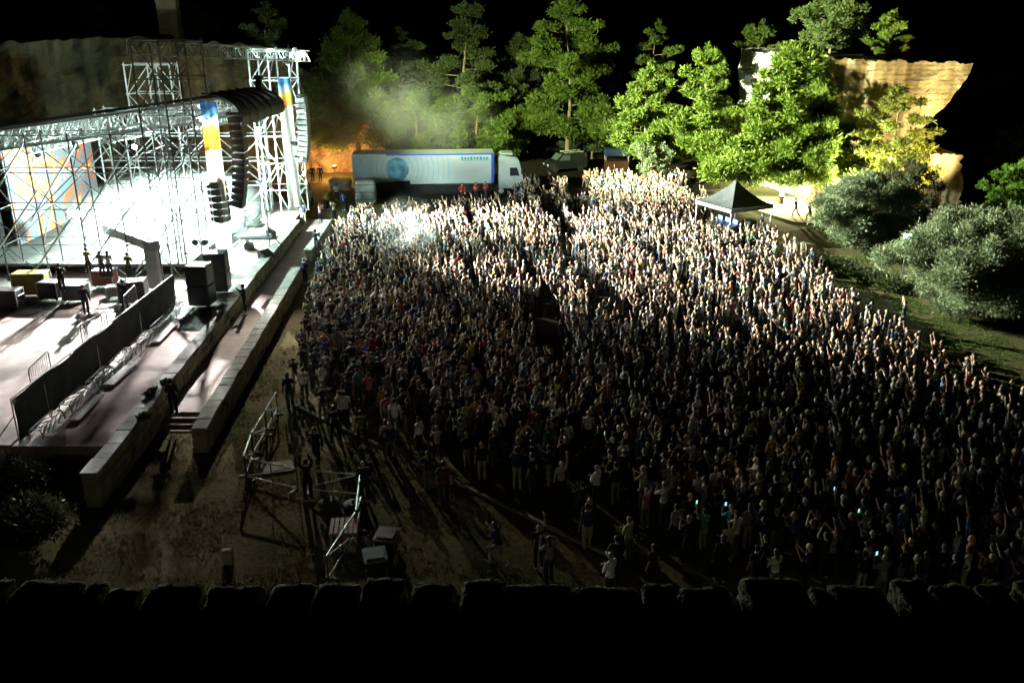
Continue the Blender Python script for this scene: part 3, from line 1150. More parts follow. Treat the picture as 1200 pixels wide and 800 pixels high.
# near side wall: dark colour stands in for its backlit shade
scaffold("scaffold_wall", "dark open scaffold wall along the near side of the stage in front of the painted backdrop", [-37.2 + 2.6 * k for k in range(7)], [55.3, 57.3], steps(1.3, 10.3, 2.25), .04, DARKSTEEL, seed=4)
b = MB()
for k in range(5):
    x0 = -36.5 + 3.2 * k
    b.tube((x0, 54.9, 2.0), (x0 + 4.4, 54.9, 7.2), .055, n=6)
    b.tube((x0 + .4, 54.8, 5.2), (x0 + 4.0, 54.8, 9.9), .05, n=6)
one(b, "raking_brace", STEEL, "set of pale slanting tubes bracing the near side of the stage", "scaffold")
scaffold("scaffold_tower", "low scaffold frame standing up behind the black stage roof", [-31.5, -29.6, -27.8], [76.5, 78.4], steps(8.5, 13.0, 2.2), .05, STEEL, seed=8, base=(-29.6, 77.4, 1.3))
scaffold("scaffold_tower", "slim scaffold mast at the left picture edge above the roof", [-38.3, -36.9], [64, 65.4], steps(1.3, 13.2, 2.4), .04, STEEL, seed=9)
b = MB()
b.box((-38.3, 57.6, 4.7), (6.4, .12, 7.6))
b.box((-35.05, 59.3, 4.7), (.12, 3.4, 7.6))
one(b, "side_drape", BLACKCLOTH, "black drape hung on the scaffold at the left edge of the stage", "drape")

# stage deck
sd = thing("stage", "raised black stage deck in the white glare under the roof", "stage", (-28, 65.5, 1.3))
b = MB()
b.bbox((-28, 65.6, 1.86), (14.0, 17.6, .2), .02)
b.build("deck", mat("stage_ply", (0.16, 0.16, 0.16), 0.5, 0, .3, 1.5), sd)
b = MB()
for k in range(8):
    b.box((-21.1, 57.6 + 2.3 * k, 1.53), (.1, 2.1, .44))
b.build("valance", mat("blue_grey_skirt", (0.12, 0.17, 0.2), 0.8, 0, .3, 2), sd)
b = MB()
for k in range(3):
    b.bbox((-20.5 + .0, 70.5, 1.4 + .2 * k), (.9 - .28 * k, 1.6, .19), .015)
b.build("step_unit", BLACKPAINT, sd)

# roof: lattice girders under a dark sheet, higher in front
roof = thing("stage_roof", "sloping stage roof with black sheet above white lit lattice girders", "roof", (-27, 65, 9))
RN, RF = Vector((-18.4, 56.2, 12.45)), Vector((-18.3, 66.5, 11.9))
LN, LF = Vector((-37.5, 56.2, 9.9)), Vector((-37.5, 66.5, 9.4))
b = MB()
th = Vector((0, 0, .16))
b.add([LN, RN, RF, LF, LN + th, RN + th, RF + th, LF + th], [(0, 3, 2, 1), (4, 5, 6, 7), (0, 1, 5, 4), (1, 2, 6, 5), (2, 3, 7, 6), (3, 0, 4, 7)])
b.build("roof_sheet", BLACKCLOTH, roof)
dn_ = Vector((0, 0, -.75))
for k in range(6):
    f_ = k / 5
    b = MB()
    truss(b, LN.lerp(LF, f_) + dn_, RN.lerp(RF, f_) + dn_, .7, 1.15, 22, .05)
    b.build("girder", STEEL, roof)
for k in range(4):
    f_ = .12 + k * .27
    b = MB()
    truss(b, LN.lerp(RN, f_) + dn_ * 1.9, LF.lerp(RF, f_) + dn_ * 1.9, .6, .7, 18, .045)
    b.build("cross_girder", STEEL, roof)
# curved black awning along the front
aw = thing("stage_awning", "curved black ribbed awning along the front edge of the stage roof", "awning", (-17.5, 65, 10))
prof = []
for i in range(9):
    a = math.pi / 2 * i / 8 * 1.15
    prof.append((2.3 * math.sin(a), 1.5 * (math.cos(a) - 1)))
b = MB()
vs_, fs_ = [], []
NY = 20
for j in range(NY + 1):
    f_ = j / NY
    o = RN.lerp(RF, f_) + Vector((-.3, 0, .22 + .03 * math.sin(f_ * 18 * math.pi)))
    for (x, z) in prof:
        vs_.append(o + Vector((x, 0, z * (1 - .15 * f_))))
n9 = len(prof)
for j in range(NY):
    for i in range(n9 - 1):
        fs_.append((j * n9 + i, (j + 1) * n9 + i, (j + 1) * n9 + i + 1, j * n9 + i + 1))
N0 = len(vs_)
vs2 = [v - Vector((.05, 0, .09)) for v in vs_]
b.add(vs_ + vs2, fs_ + [tuple(N0 + i for i in reversed(f)) for f in fs_])
b.build("canopy_sheet", mat("black_tarpaulin", (0.03, 0.03, 0.03), 0.5, 0, .3, 2), aw, smooth=True)
for k in range(7):
    f_ = k / 6
    o = RN.lerp(RF, f_) + Vector((-.3, 0, .27))
    b = MB()
    b.path([o + Vector((x, 0, z * (1 - .15 * f_))) for x, z in prof], [.075] * n9, 6)
    b.build("rib", DARKSTEEL, aw, smooth=True)
b = MB()
b.box((RF.x + .6, 65.6, 12.5), (.35, .35, .7))
b.bbox((RF.x + .6, 65.6, 12.95), (.6, .5, .25), .04)
b.build("hoist", BLACKPAINT, aw)


# painted banners, drapes
def banner_mat(name, zlo, zhi):
    m = bpy.data.materials.new(name)
    m.use_nodes = True
    nt = m.node_tree
    bs = nt.nodes["Principled BSDF"]
    bs.inputs["Roughness"].default_value = .7
    tc = nt.nodes.new("ShaderNodeTexCoord")
    sx = nt.nodes.new("ShaderNodeSeparateXYZ")
    nt.links.new(tc.outputs["Object"], sx.inputs[0])
    n = nt.nodes.new("ShaderNodeTexNoise")
    n.inputs["Scale"].default_value = 1.6
    n.inputs["Detail"].default_value = 3
    nt.links.new(tc.outputs["Object"], n.inputs["Vector"])
    ad = nt.nodes.new("ShaderNodeMath")
    ad.operation = 'MULTIPLY_ADD'
    nt.links.new(n.outputs[0], ad.inputs[0])
    ad.inputs[1].default_value = 1.3
    nt.links.new(sx.outputs["Z"], ad.inputs[2])
    mr = nt.nodes.new("ShaderNodeMapRange")
    mr.inputs["From Min"].default_value = zlo + .65
    mr.inputs["From Max"].default_value = zhi + .65
    nt.links.new(ad.outputs[0], mr.inputs["Value"])
    r = nt.nodes.new("ShaderNodeValToRGB")
    cols = [(0, (.85, .85, .8)), (.52, (.85, .82, .7)), (.56, (.9, .2, .04)), (.68, (.95, .45, .04)), (.76, (.95, .65, .12)), (.8, (.75, .78, .8)), (.86, (.2, .45, .75)), (.93, (.06, .2, .6)), (.97, (.1, .3, .7))]
    els = r.color_ramp.elements
    els[0].position, els[0].color = cols[0][0], (*cols[0][1], 1)
    els[1].position, els[1].color = cols[-1][0], (*cols[-1][1], 1)
    for p_, c_ in cols[1:-1]:
        e = els.new(p_)
        e.color = (*c_, 1)
    nt.links.new(mr.outputs[0], r.inputs[0])
    nt.links.new(r.outputs[0], bs.inputs["Base Color"])
    tr = nt.nodes.new("ShaderNodeBsdfTranslucent")
    nt.links.new(r.outputs[0], tr.inputs[0])
    mx = nt.nodes.new("ShaderNodeMixShader")
    mx.inputs[0].default_value = .5
    nt.links.new(bs.outputs[0], mx.inputs[1])
    nt.links.new(tr.outputs[0], mx.inputs[2])
    nt.links.new(mx.outputs[0], nt.nodes["Material Output"].inputs[0])
    return m


def cloth_strip(b, cx, cy_, z0, z1, wd, ang, amp=.06, nz=18, nx=6, th=0.0):
    d = Vector((math.cos(ang), math.sin(ang), 0))
    nr = Vector((-d.y, d.x, 0))
    f, k2 = [], []
    for j in range(nz + 1):
        for i in range(nx + 1):
            u = i / nx - .5
            z = z0 + (z1 - z0) * j / nz
            p = Vector((cx, cy_, z)) + d * u * wd + nr * amp * math.sin(u * 9 + z * .7)
            f.append(p)
            k2.append(p - nr * th)
    n = nx + 1
    fs = [(j * n + i, j * n + i + 1, (j + 1) * n + i + 1, (j + 1) * n + i) for j in range(nz) for i in range(nx)]
    o = len(f)
    b.add(f, fs)


BM = banner_mat("painted_banner", 5.6, 12.6)
b = MB()
cloth_strip(b, -18.15, 55.5, 2.2, 12.3, .95, R(12))
one(b, "banner", BM, "tall narrow banner with blue and orange top on the near scaffold tower", "banner", "painted banners on the stage towers", smooth=True)
b = MB()
cloth_strip(b, -17.75, 73.0, 2.2, 12.3, .95, R(12))
one(b, "banner", banner_mat("painted_banner_far", 7.5, 12.4), "narrow banner with blue and orange top on the white lit far tower", "banner", "painted banners on the stage towers", smooth=True)

# painted backdrop: grey cloth with bright brush shapes and rows of pale lettering strokes
def backdrop_mat():
    m = bpy.data.materials.new("painted_backdrop")
    m.use_nodes = True
    nt = m.node_tree
    bs = nt.nodes["Principled BSDF"]
    bs.inputs["Roughness"].default_value = .8
    tc = nt.nodes.new("ShaderNodeTexCoord")
    mp = nt.nodes.new("ShaderNodeMapping")
    mp.inputs["Rotation"].default_value = (R(35), 0, 0)
    mp.inputs["Scale"].default_value = (.2, .34, .3)
    nt.links.new(tc.outputs["Object"], mp.inputs[0])
    n = nt.nodes.new("ShaderNodeTexNoise")
    n.inputs["Scale"].default_value = 1.5
    n.inputs["Detail"].default_value = 2
    n.inputs["Distortion"].default_value = 1.1
    nt.links.new(mp.outputs[0], n.inputs["Vector"])
    r = nt.nodes.new("ShaderNodeValToRGB")
    els = r.color_ramp.elements
    els[0].position, els[0].color = 0, (.16, .4, .5, 1)
    els[1].position, els[1].color = 1, (.85, .7, .2, 1)
    for p_, c_ in ((.36, (.22, .42, .48)), (.39, (.27, .28, .32)), (.52, (.3, .3, .34)), (.54, (.85, .22, .1)), (.6, (.9, .28, .12)), (.62, (.95, .55, .12)), (.68, (.9, .75, .35))):
        e = els.new(p_)
        e.color = (*c_, 1)
    nt.links.new(n.outputs[0], r.inputs[0])
    nt.links.new(r.outputs[0], bs.inputs["Base Color"])
    return m


bd = thing("backdrop", "large grey painted backdrop with orange and yellow shapes behind the stage scaffold", "backdrop", (-34.4, 68, 2))
b = MB()
b.box((-34.4, 68, 5.2), (.1, 13.4, 6.8))
b.build("cloth", backdrop_mat(), bd)
b = MB()
q = random.Random(9)
for k in range(17):
    yy = 61.9 + k * .52
    zz = 3.1 + k * .16
    b.box((-34.33, yy, zz), (.02, .07, .5), M=Matrix.Rotation(R(12), 3, 'X'))
    if k % 2:
        b.box((-34.325, yy + .16, zz + q.choice([-.2, .02, .2])), (.02, .26, .08))
    else:
        b.box((-34.33, yy + .2, zz), (.02, .07, .42), M=Matrix.Rotation(R(-8), 3, 'X'))
b.build("lettering", mat("white_paint", (.8, .8, .78), .7, 0, .1), bd)


# line arrays
def line_array(name, label, top, n, curve, m=GRILLE, wd=1.15, hh=.46, yaw=0.0, fly=True):
    t = thing(name, label, "loudspeaker", top)
    p = Vector(top)
    a = R(-5)
    for k in range(n):
        Mx = Matrix.Rotation(yaw, 3, 'Z') @ Matrix.Rotation(a, 3, 'Y')
        c = p + Mx @ Vector((0, 0, -hh / 2))
        b = MB()
        # trapezoid cabinet, narrower at the back
        poly = [(-.38, -hh * .34), (.40, -hh * .47), (.40, hh * .47), (-.38, hh * .34)]
        b.prism(poly, Mx @ Vector((0, wd, 0)), c - Mx @ Vector((0, wd / 2, 0)), Mx @ Vector((1, 0, 0)), Mx @ Vector((0, 0, 1)))
        for s in (-1, 1):
            b.box(c + Mx @ Vector((.05, s * (wd / 2 + .02), 0)), (.5, .035, hh * .5), M=Mx)
        o = b.build("cabinet", m, t)
        p = p + Mx @ Vector((0, 0, -hh))
        a += curve
    if fly:
        b = MB()
        b.box(Vector(top) + Vector((0, 0, .12)), (1.0, .5, .14))
        b.tube(Vector(top) + Vector((.3, 0, .15)), Vector(top) + Vector((.1, 0, 1.0)), .03)
        b.tube(Vector(top) + Vector((-.3, 0, .15)), Vector(top) + Vector((-.1, 0, 1.0)), .03)
        b.build("flying_frame", DARKSTEEL, t)
    return t


line_array("line_array", "long black curved loudspeaker column hanging below the near end of the awning", (-17.15, 57.3, 11.3), 13, R(1.6), wd=.95, hh=.44)
line_array("line_array", "shorter black loudspeaker column with scalloped edge hanging left of the long one", (-18.35, 55.9, 7.5), 6, R(1.2), hh=.42, wd=1.0, yaw=R(-25))
line_array("line_array", "pale lit loudspeaker column hanging on the far tower next to the orange rock", (-17.0, 75.0, 10.7), 12, R(1.4), m=mat("lit_grille", (.3, .31, .31), .5, .2, .3, 20), hh=.43)  # paler grille colour stands in for the light on this column

# sub stacks beside the near tower
def sub_stack(label, x, y, n, rz):
    t = thing("speaker_stack", label, "loudspeaker", (x, y, 1.3), rz)
    for k in range(n):
        b = MB()
        b.bbox((0, 0, .04 + .6 + 1.2 * k), (1.25, 1.15, 1.18), .03)
        cb = b.build("cabinet", GRILLE, t, rel=False)
        b = MB()
        b.bbox((.635, 0, .64 + 1.2 * k), (.03, 1.02, 1.04), .01)
        b.build("grille", mat("metal_grille", (.05, .05, .055), .4, .6, .5, 60), cb, rel=False)
        b = MB()
        for s in (-1, 1):
            for u in (-.3, .3):
                b.bbox((u, s * .585, .75 + 1.2 * k), (.22, .02, .12), .006)
        b.build("handle", BLACKPAINT, cb, rel=False)
    return t


sub_stack("black loudspeaker stack nearest the walkway below the near tower", -18.15, 50.5, 2, R(-4))
sub_stack("black loudspeaker stack half hidden behind the nearest speaker stack", -18.0, 53.2, 2, R(5))


# stand with two round lamps, work lamp pole
def lamp_stand(label, x, y, z0, h, n):
    t = thing("lamp_stand", label, "lamp", (x, y, z0))
    b = MB()
    b.tube((x, y, z0), (x, y, z0 + h), .03)
    for a in range(3):
        b.tube((x, y, z0 + .5), (x + .5 * math.cos(a * 2.1), y + .5 * math.sin(a * 2.1), z0), .02)
    b.tube((x - .3, y, z0 + h), (x + .3, y, z0 + h), .025)
    b.build("stand", DARKSTEEL, t)
    for s in ((-1, 1) if n == 2 else (0,)):
        b = MB()
        b.tube((x + .3 * s, y - .12, z0 + h + .05), (x + .3 * s, y + .14, z0 + h + .05), .2, .14, 14)
        b.build("lamp_head", BLACKPAINT, t)
    return t


b = MB()
b.tube((-17.5, 63.6, 1.3), (-17.5, 63.6, 7.9), .05)
for a_ in range(3):
    b.tube((-17.5, 63.6, 2.6), (-17.5 + .9 * math.cos(a_ * 2.1), 63.6 + .9 * math.sin(a_ * 2.1), 1.32), .035)
one(b, "lighting_mast", DARKSTEEL, "slim dark lighting mast standing on the apron under the awning", "mast")
lamp_stand("stand with two round black lamp heads above the speaker stacks", -19.2, 54.3, 1.3, 2.7, 2)
# blinder lamps at the front of the stage (lit)
LIT = mat("lit_lens", (1, 1, 1), .3, 0, 0, emit=(.9, 1, .96), estr=60)
LITW = mat("lit_warm_lens", (1, 1, 1), .3, 0, 0, emit=(1, .75, .4), estr=40)
LITC = mat("lit_cold_lens", (1, 1, 1), .3, 0, 0, emit=(.85, .92, 1), estr=40)


def blinder(label, loc, face, nx_=4, nz_=2, s=.3, m=LIT):
    loc = Vector(loc)
    t = thing("blinder_lamp", label, "stage light", loc, 0, "lit blinder lamps on the stage")
    q = (Vector(face) - loc).to_track_quat('X', 'Z').to_matrix()
    b = MB()
    b.bbox(loc - q @ Vector((.25, 0, 0)), (.3, nx_ * s + .1, nz_ * s + .1), .03, M=q)
    b.build("housing", BLACKPAINT, t)
    b = MB()
    for i in range(nx_):
        for k in range(nz_):
            c = loc + q @ Vector((-.08, (i - (nx_ - 1) / 2) * s, (k - (nz_ - 1) / 2) * s))
            b.tube(c, c + q @ Vector((.03, 0, 0)), s * .42, n=12)
    b.build("lens", m, t)
    return t


bp_ = [((-27.8, 66.9, 4.5), (-15, 58, 4)), ((-24.0, 70.2, 5.1), (-10, 62, 4)), ((-30.3, 62.0, 4.1), (-20, 50, 3)), ((-29.5, 70.5, 4.0), (-16, 58, 4)), ((-26.2, 72.8, 4.2), (-14, 60, 4))]
for k, ((lx, ly, lz), f_) in enumerate(bp_):
    lab = ["blinder lamp burning in the centre of the white glare", "blinder lamp burning at the right of the white glare toward the far tower", "blinder lamp burning low at the left of the white glare", "blinder lamp burning at the back left of the white glare before the backdrop", "blinder lamp burning at the back right of the white glare by the far scaffold wall"][k]
    bl = blinder(lab, (lx, ly, lz), f_)
    b = MB()
    b.tube((lx, ly, 1.95), (lx, ly, lz - .2), .04)
    b.build("stand", DARKSTEEL, bl)


def par_can(label, loc, target, lit=None, r=.2):
    loc, target = Vector(loc), Vector(target)
    t = thing("stage_spotlight", label, "stage light", loc, 0, "spotlights hung on the stage roof and tower")
    d = (target - loc).normalized()
    b = MB()
    b.path([loc - d * .65, loc - d * .5, loc - d * .15, loc - d * .05], [r * .5, r * .8, r, r * 1.05], 12)
    b.build("can", BLACKPAINT, t)
    b = MB()
    b.tube(loc - d * .045, loc - d * .03, r * .9, n=12)
    b.build("lens", lit or LIT, t)
    b = MB()
    s = d.cross(Vector((0, 0, 1))).normalized() * (r + .05)
    c = loc - d * .35
    b.path([c + s, c + s + Vector((0, 0, .4)), c - s + Vector((0, 0, .4)), c - s], [.02] * 4, 5)
    b.build("yoke", DARKSTEEL, t)
    return t


par_can("glowing spotlight with cold beam under the roof girders above the backdrop", (-32.1, 64.6, 8.35), (-28, 64, 1.5), LITC, .22)
par_can("spotlight on the far tower aimed over the near side of the crowd", (-16.95, 73.0, 6.0), (-6, 69, .9))
par_can("spotlight low on the far tower aimed over the right of the crowd", (-16.85, 73.4, 4.8), (14, 68, 1.2))
par_can("floodlight can on top of the far tower aimed at the bright pines", (-17.15, 74.35, 14.25), (20, 90, 9))
par_can("added floodlight can at the back of the far tower top aimed at the cliff", (-18.85, 75.25, 14.25), (-33, 104, 15))
par_can("floodlight can at the front of the far tower top aimed at the silver olives", (-17.05, 73.25, 14.0), (29, 56, 3))
par_can("added spotlight halfway up the far tower aimed at the white trailer", (-17.1, 72.8, 7.3), (-4, 88, 2.6))
par_can("spotlight under the roof aimed at the paved terrace", (-27.0, 65.4, 8.15), (-27, 44, 1.3))
par_can("spotlight under the awning aimed at the lower right of the crowd", (-17.45, 63.6, 5.9), (27, 45, 1.2))
par_can("floodlight can near the top of the far tower aimed at the middle pines", (-17.3, 73.25, 13.5), (-2, 97, 8))
par_can("spotlight under the awning aimed at the dry grass", (-17.7, 64.2, 9.55), (-7, 33, 0))
par_can("spotlight under the front of the roof aimed along the walkway", (-20.65, 61.7, 11.35), (-18.3, 42, 1.2))
q = random.Random(3)
for k, (x_, y_) in enumerate([(-35.0, 60.5), (-33.6, 59.0), (-30.4, 58.6), (-28.6, 60.2), (-25.4, 58.4)]):
    zz = 10.0 + (x_ + 37.5) / 19 * 2.5 - 2.35
    par_can(["unlit", "unlit", "unlit", "unlit", "unlit"][k] + [" spotlight at the far left under the roof girders", " spotlight second from the left under the roof girders", " spotlight left of the cold glowing spotlight", " spotlight right of the cold glowing spotlight", " spotlight under the roof girders near the high tower"][k], (x_, y_, zz), (x_ + 2, y_ + 3, 1), mat("dark_lens", (.3, .3, .32), .1, 0, 0), .19)

# grey portal arm at the near stage corner
pt = thing("portal_frame", "grey boxed column with a long arm reaching into the white glare", "frame", (-22.4, 55.6, 1.3))
c0 = G(184, 336, 1.3)
gp = mat("grey_panel", (.42, .46, .44), .6, 0, .2, 2)
b = MB()
b.bbox((c0.x, c0.y, 2.55), (.75, .75, 2.5), .03)
b.build("column", gp, pt)
e0, e1 = Vector((c0.x + .1, c0.y, 3.95)), P(128, 268, c0.y + 5)
d = e1 - e0
b = MB()
b.bbox(e0.lerp(e1, .5), (d.length + .6, .7, .6), .03, M=d.to_track_quat('X', 'Z').to_matrix())
for k in range(5):
    m_ = e0.lerp(e1, .1 + .2 * k)
    b.bbox(m_ + Vector((0, 0, .02)), (.1, .78, .68), .02, M=d.to_track_quat('X', 'Z').to_matrix())
b.build("arm", gp, pt)


# cases and gear on the near wing
def flight_case(label, px, py, s, col, rz=0.0, cat="flight case", name="flight_case"):
    p = G(px, py, 1.3)
    t = thing(name, label, cat, p, rz, "gear cases on the near stage wing")
    b = MB()
    b.bbox((0, 0, .12 + s[2] / 2), s, .03)
    b.build("case_body", mat("case_" + label.split()[0], tuple(c * .55 for c in col), .6, 0, .3, 3), t, rel=False)
    for sx in (-1, 1):
        for sy in (-1, 1):
            b = MB()
            b.bbox((sx * s[0] / 2, sy * s[1] / 2, .12 + s[2] / 2), (.06, .06, s[2] + .02), .008)
            b.build("corner_edging", STEEL, t, rel=False)
    for sx in (-1, 1):
        for sy in (-1, 1):
            b = MB()
            b.tube((sx * s[0] * .38, sy * s[1] * .38 - .03, .06), (sx * s[0] * .38, sy * s[1] * .38 + .03, .06), .06, n=10)
            b.build("caster", BLACKPAINT, t, rel=False)
    return t


flight_case("black flight case at the far left edge of the paved stage wing", 10, 360, (1.6, .9, 1.0), (.05, .05, .05))
flight_case("yellowish tarpaulin covered case behind the small white table", 40, 345, (1.9, 1.0, 1.3), (.4, .32, .05), .1)
flight_case("dark flight case right of the yellowish covered case", 62, 350, (1.2, .9, 1.0), (.06, .06, .06), -.1)
flight_case("grey flight case between the two crew members", 90, 352, (1.3, .8, .9), (.12, .13, .12), .05)
flight_case("red fronted case below the crew members in the glare", 124, 335, (1.3, .8, .95), (.3, .05, .03), .0)
flight_case("large black case at the foot of the grey portal column", 158, 354, (1.5, 1.1, 1.25), (.035, .035, .035), .2)
flight_case("pale case standing right of the red fronted case", 135, 348, (.8, .7, .6), (.5, .5, .45), .3)
# small table
p = G(25, 352, 1.3)
t = thing("folding_table", "small white folding table before the gear cases at the left edge", "table", (p.x, p.y - 1.2, 1.3))
b = MB()
b.bbox((p.x, p.y - 1.2, 2.05), (1.5, .7, .05), .01)
b.build("table_top", mat("white_laminate", (.7, .7, .68), .5, 0, .1), t)
for sx in (-1, 1):
    for sy in (-1, 1):
        b = MB()
        b.tube((p.x + sx * .65, p.y - 1.2 + sy * .28, 1.3), (p.x + sx * .65, p.y - 1.2 + sy * .28, 2.03), .025)
        b.build("leg", STEEL, t)

# floor monitors on the pale apron
for k, (px, py, rz) in enumerate(((292, 291, .3), (312, 302, -.5), (318, 276, .2), (262, 318, .1))):
    p = G(px, py, 1.3)
    t = thing("floor_monitor", ["blue black floor monitor on the pale apron near the stage edge", "dark floor monitor wedge at the edge of the low wall", "floor monitor farthest up the pale apron", "floor monitor beside the speaker stacks on the apron"][k], "loudspeaker", p, rz, "floor monitors on the apron")
    b = MB()
    b.prism([(-.35, 0), (.35, 0), (.35, .22), (-.2, .55), (-.35, .5)], (0, .9, 0), (0, -.45, 0.01))
    b.build("cabinet", BLACKPAINT, t, rel=False)
    b = MB()
    Mq = Matrix.Rotation(math.atan2(.33, .55), 3, 'Y')
    b.box((.085, 0, .405), (.58, .8, .02), M=Mq)
    b.build("grille", GRILLE, t, rel=False)

# white ramp on the apron and equipment box
b = MB()
p = G(340, 268, 1.3)
b.prism([(-1.8, .012), (1.8, .012), (1.8, .3), (-1.6, .06)], (0, 1.2, 0), (p.x - 2.5, p.y - 3, 1.3))
one(b, "cable_ramp", mat("blue_grey_board", (.3, .36, .4), .6, 0, .2), "blue grey sloping board on the pale apron before the far tower", "ramp")

# screened fence: black mesh on scaffold feet along the walkway
fn = thing("screen_fence", "long black mesh screen fence between paved terrace and walkway", "fence", (-19.75, 41, 1.3))
f0, f1 = Vector((-19.8, 32.7, 1.3)), Vector((-19.45, 50.0, 1.3))
b = MB()
nx_, nz_ = 44, 8
fr, bk = [], []
for j in range(nz_ + 1):
    for i in range(nx_ + 1):
        u = i / nx_
        v = j / nz_
        pp = f0.lerp(f1, u)
        sag = .07 * math.sin(u * 42) * (1 - v) + .05 * math.sin(u * 23 + v * 3)
        zz = 1.34 + v * (1.85 - .05 * math.sin(u * 30)) + .12 * (1 - v) * (1 + math.sin(u * 13)) * .5
        fr.append(pp + Vector((sag, 0, zz - pp.z)))
        bk.append(pp + Vector((sag - .03, 0, zz - pp.z)))
n = nx_ + 1
fq = [(j * n + i, j * n + i + 1, (j + 1) * n + i + 1, (j + 1) * n + i) for j in range(nz_) for i in range(nx_)]
o_ = len(fr)
b.add(fr + bk, fq + [tuple(o_ + i for i in reversed(q_)) for q_ in fq])
b.build("mesh_screen", mat("green_black_mesh", (.03, .032, .026), .85, 0, .5, 1.2, .5, 6), fn, smooth=True)
b = MB()
b.tube(f0 + Vector((-.06, 0, 1.92)), f1 + Vector((-.06, 0, 1.92)), .03)
b.build("top_rail", STEEL, fn)
for k in range(8):
    pp = f0.lerp(f1, k / 7)
    b = MB()
    b.tube(pp + Vector((-.06, 0, 0)), pp + Vector((-.06, 0, 1.9)), .03)
    b.tube(pp + Vector((-.06, 0, 1.2)), pp + Vector((-1.0, 0, .03)), .025)
    b.build("post", STEEL, fn)
for k in range(7):
    pp = f0.lerp(f1, (k + .5) / 7)
    t = thing("fence_foot_frame", ["nearest", "second nearest", "third nearest", "middle", "third farthest", "second farthest", "farthest"][k] + " bent steel tube frame along the foot of the black screen", "frame", pp + Vector((.45, 0, 0)), 0, "steel tube frames along the black screen")
    b = MB()
    q = random.Random(k)
    o = pp + Vector((.45, 0, 0))
    L_ = .95
    for s in (-1, 1):
        b.path([o + Vector((-.28, s * L_, .03)), o + Vector((-.2, s * L_, .42)), o + Vector((.22, s * L_, .42)), o + Vector((.3, s * L_, .03))], [.028] * 4, 6)
    b.tube(o + Vector((-.2, -L_, .42)), o + Vector((-.2, L_, .42)), .028)
    b.tube(o + Vector((.22, -L_, .42)), o + Vector((.22, L_, .42)), .028)
    for s in range(4):
        yy = -L_ + s * L_ / 2
        b.tube(o + Vector((-.2, yy, .42)), o + Vector((.22, yy + L_ / 2, .42)), .022)
        b.tube(o + Vector((.25, yy, .05)), o + Vector((.22, yy + L_ / 2, .42)), .022)
    b.build("tube_frame", STEEL, t)
for k, (x_, y_, rz) in enumerate(((-20.6, 36.5, .1), (-20.6, 42.0, -.15), (-20.6, 46.5, .1))):
    t = thing("steel_barrier", ["steel barrier top showing behind the near end of the black screen", "steel barrier showing behind the middle of the black screen", "steel barrier showing behind the far part of the black screen"][k], "barrier", (x_, y_, 1.3), rz + math.pi / 2, "barriers behind the black screen")
    b = MB()
    b.path([(-1.1, 0, .05), (-1.1, 0, 1.95), (-1.0, 0, 2.08), (1.0, 0, 2.08), (1.1, 0, 1.95), (1.1, 0, .05)], [.03] * 6, 6)
    for z in (.5, 1.2):
        b.tube((-1.1, 0, z), (1.1, 0, z), .022)
    for i in range(9):
        b.tube((-.9 + .22 * i, 0, .5), (-.9 + .22 * i, 0, 2.05), .012, n=5)
    for s in (-1, 1):
        b.tube((s * 1.0, -.35, .03), (s * 1.0, .35, .03), .025)
    b.build("barrier_frame", STEEL, t, rel=False)
# glossy boards on the walkway under the screen
for k, (y_, L_) in enumerate(((36.0, 2.6), (39.6, 2.4), (45.6, 3.2), (48.6, 2.0))):
    b = MB()
    b.bbox((-18.62, y_, 1.35), (.5, L_, .07), .01, .03 * (-1) ** k)
    one(b, "white_board", mat("white_board_paint", (.72, .74, .72), .35, 0, .15, 2), ["white board on the walkway by the near end of the black screen", "white board on the walkway second from the near end of the screen", "long white board on the walkway near the speaker stacks", "short white board touching the nearest speaker stack"][k], "board", "white boards along the screen")

# ------------------------------------------------------------------ back of the field
# trailer truck
tl = G(418, 233)
tr_ = G(613, 214)
ang = math.atan2(tr_.y - tl.y, tr_.x - tl.x)
ang_f = ang
ang = R(4)
TRL = Vector((P(415, 230, 87.6).x, 87.6, -.1))
truck = thing("trailer_truck", "white articulated truck with blue globe and ring pattern on its trailer", "truck", TRL, ang)
WHITEP = mat("white_lorry_paint", (.5, .56, .55), .4, 0, .06, 1)
LT = 13.7
b = MB()
b.bbox((LT / 2, 1.3, 2.75), (LT, 2.55, 2.95), .05)
body = b.build("trailer_body", WHITEP, truck, rel=False)
BLUEP = mat("blue_paint", (.03, .1, .62), .4, 0, .1)
b = MB()
b.box((LT / 2 + 1.6, .015, 4.12), (LT - 3.4, .012, .16))
b.box((LT - .14, .012, 2.75), (.26, .014, 2.9))
b.build("blue_stripe", BLUEP, body, rel=False)
b = MB()
b.box((.85, .016, 2.75), (1.65, .01, 2.8))
b.build("pale_panel", mat("pale_blue_panel", (.45, .6, .66), .5, 0, .15, 2), body, rel=False)
TEALP = mat("teal_print", (.03, .28, .42), .5, 0, .5, 3)


def disc(b, c, r, r2=0.0, a0=0, a1=2 * math.pi, n=32, y=.012, sq=1.0):
    pts, fs = [], []
    for i in range(n + 1):
        a = a0 + (a1 - a0) * i / n
        pts.append((c[0] + r * math.cos(a) * sq, y, c[1] + r * math.sin(a)))
        pts.append((c[0] + r2 * math.cos(a) * sq, y, c[1] + r2 * math.sin(a)))
    for i in range(n):
        fs.append((2 * i, 2 * i + 1, 2 * i + 3, 2 * i + 2))
    b.add(pts, fs)


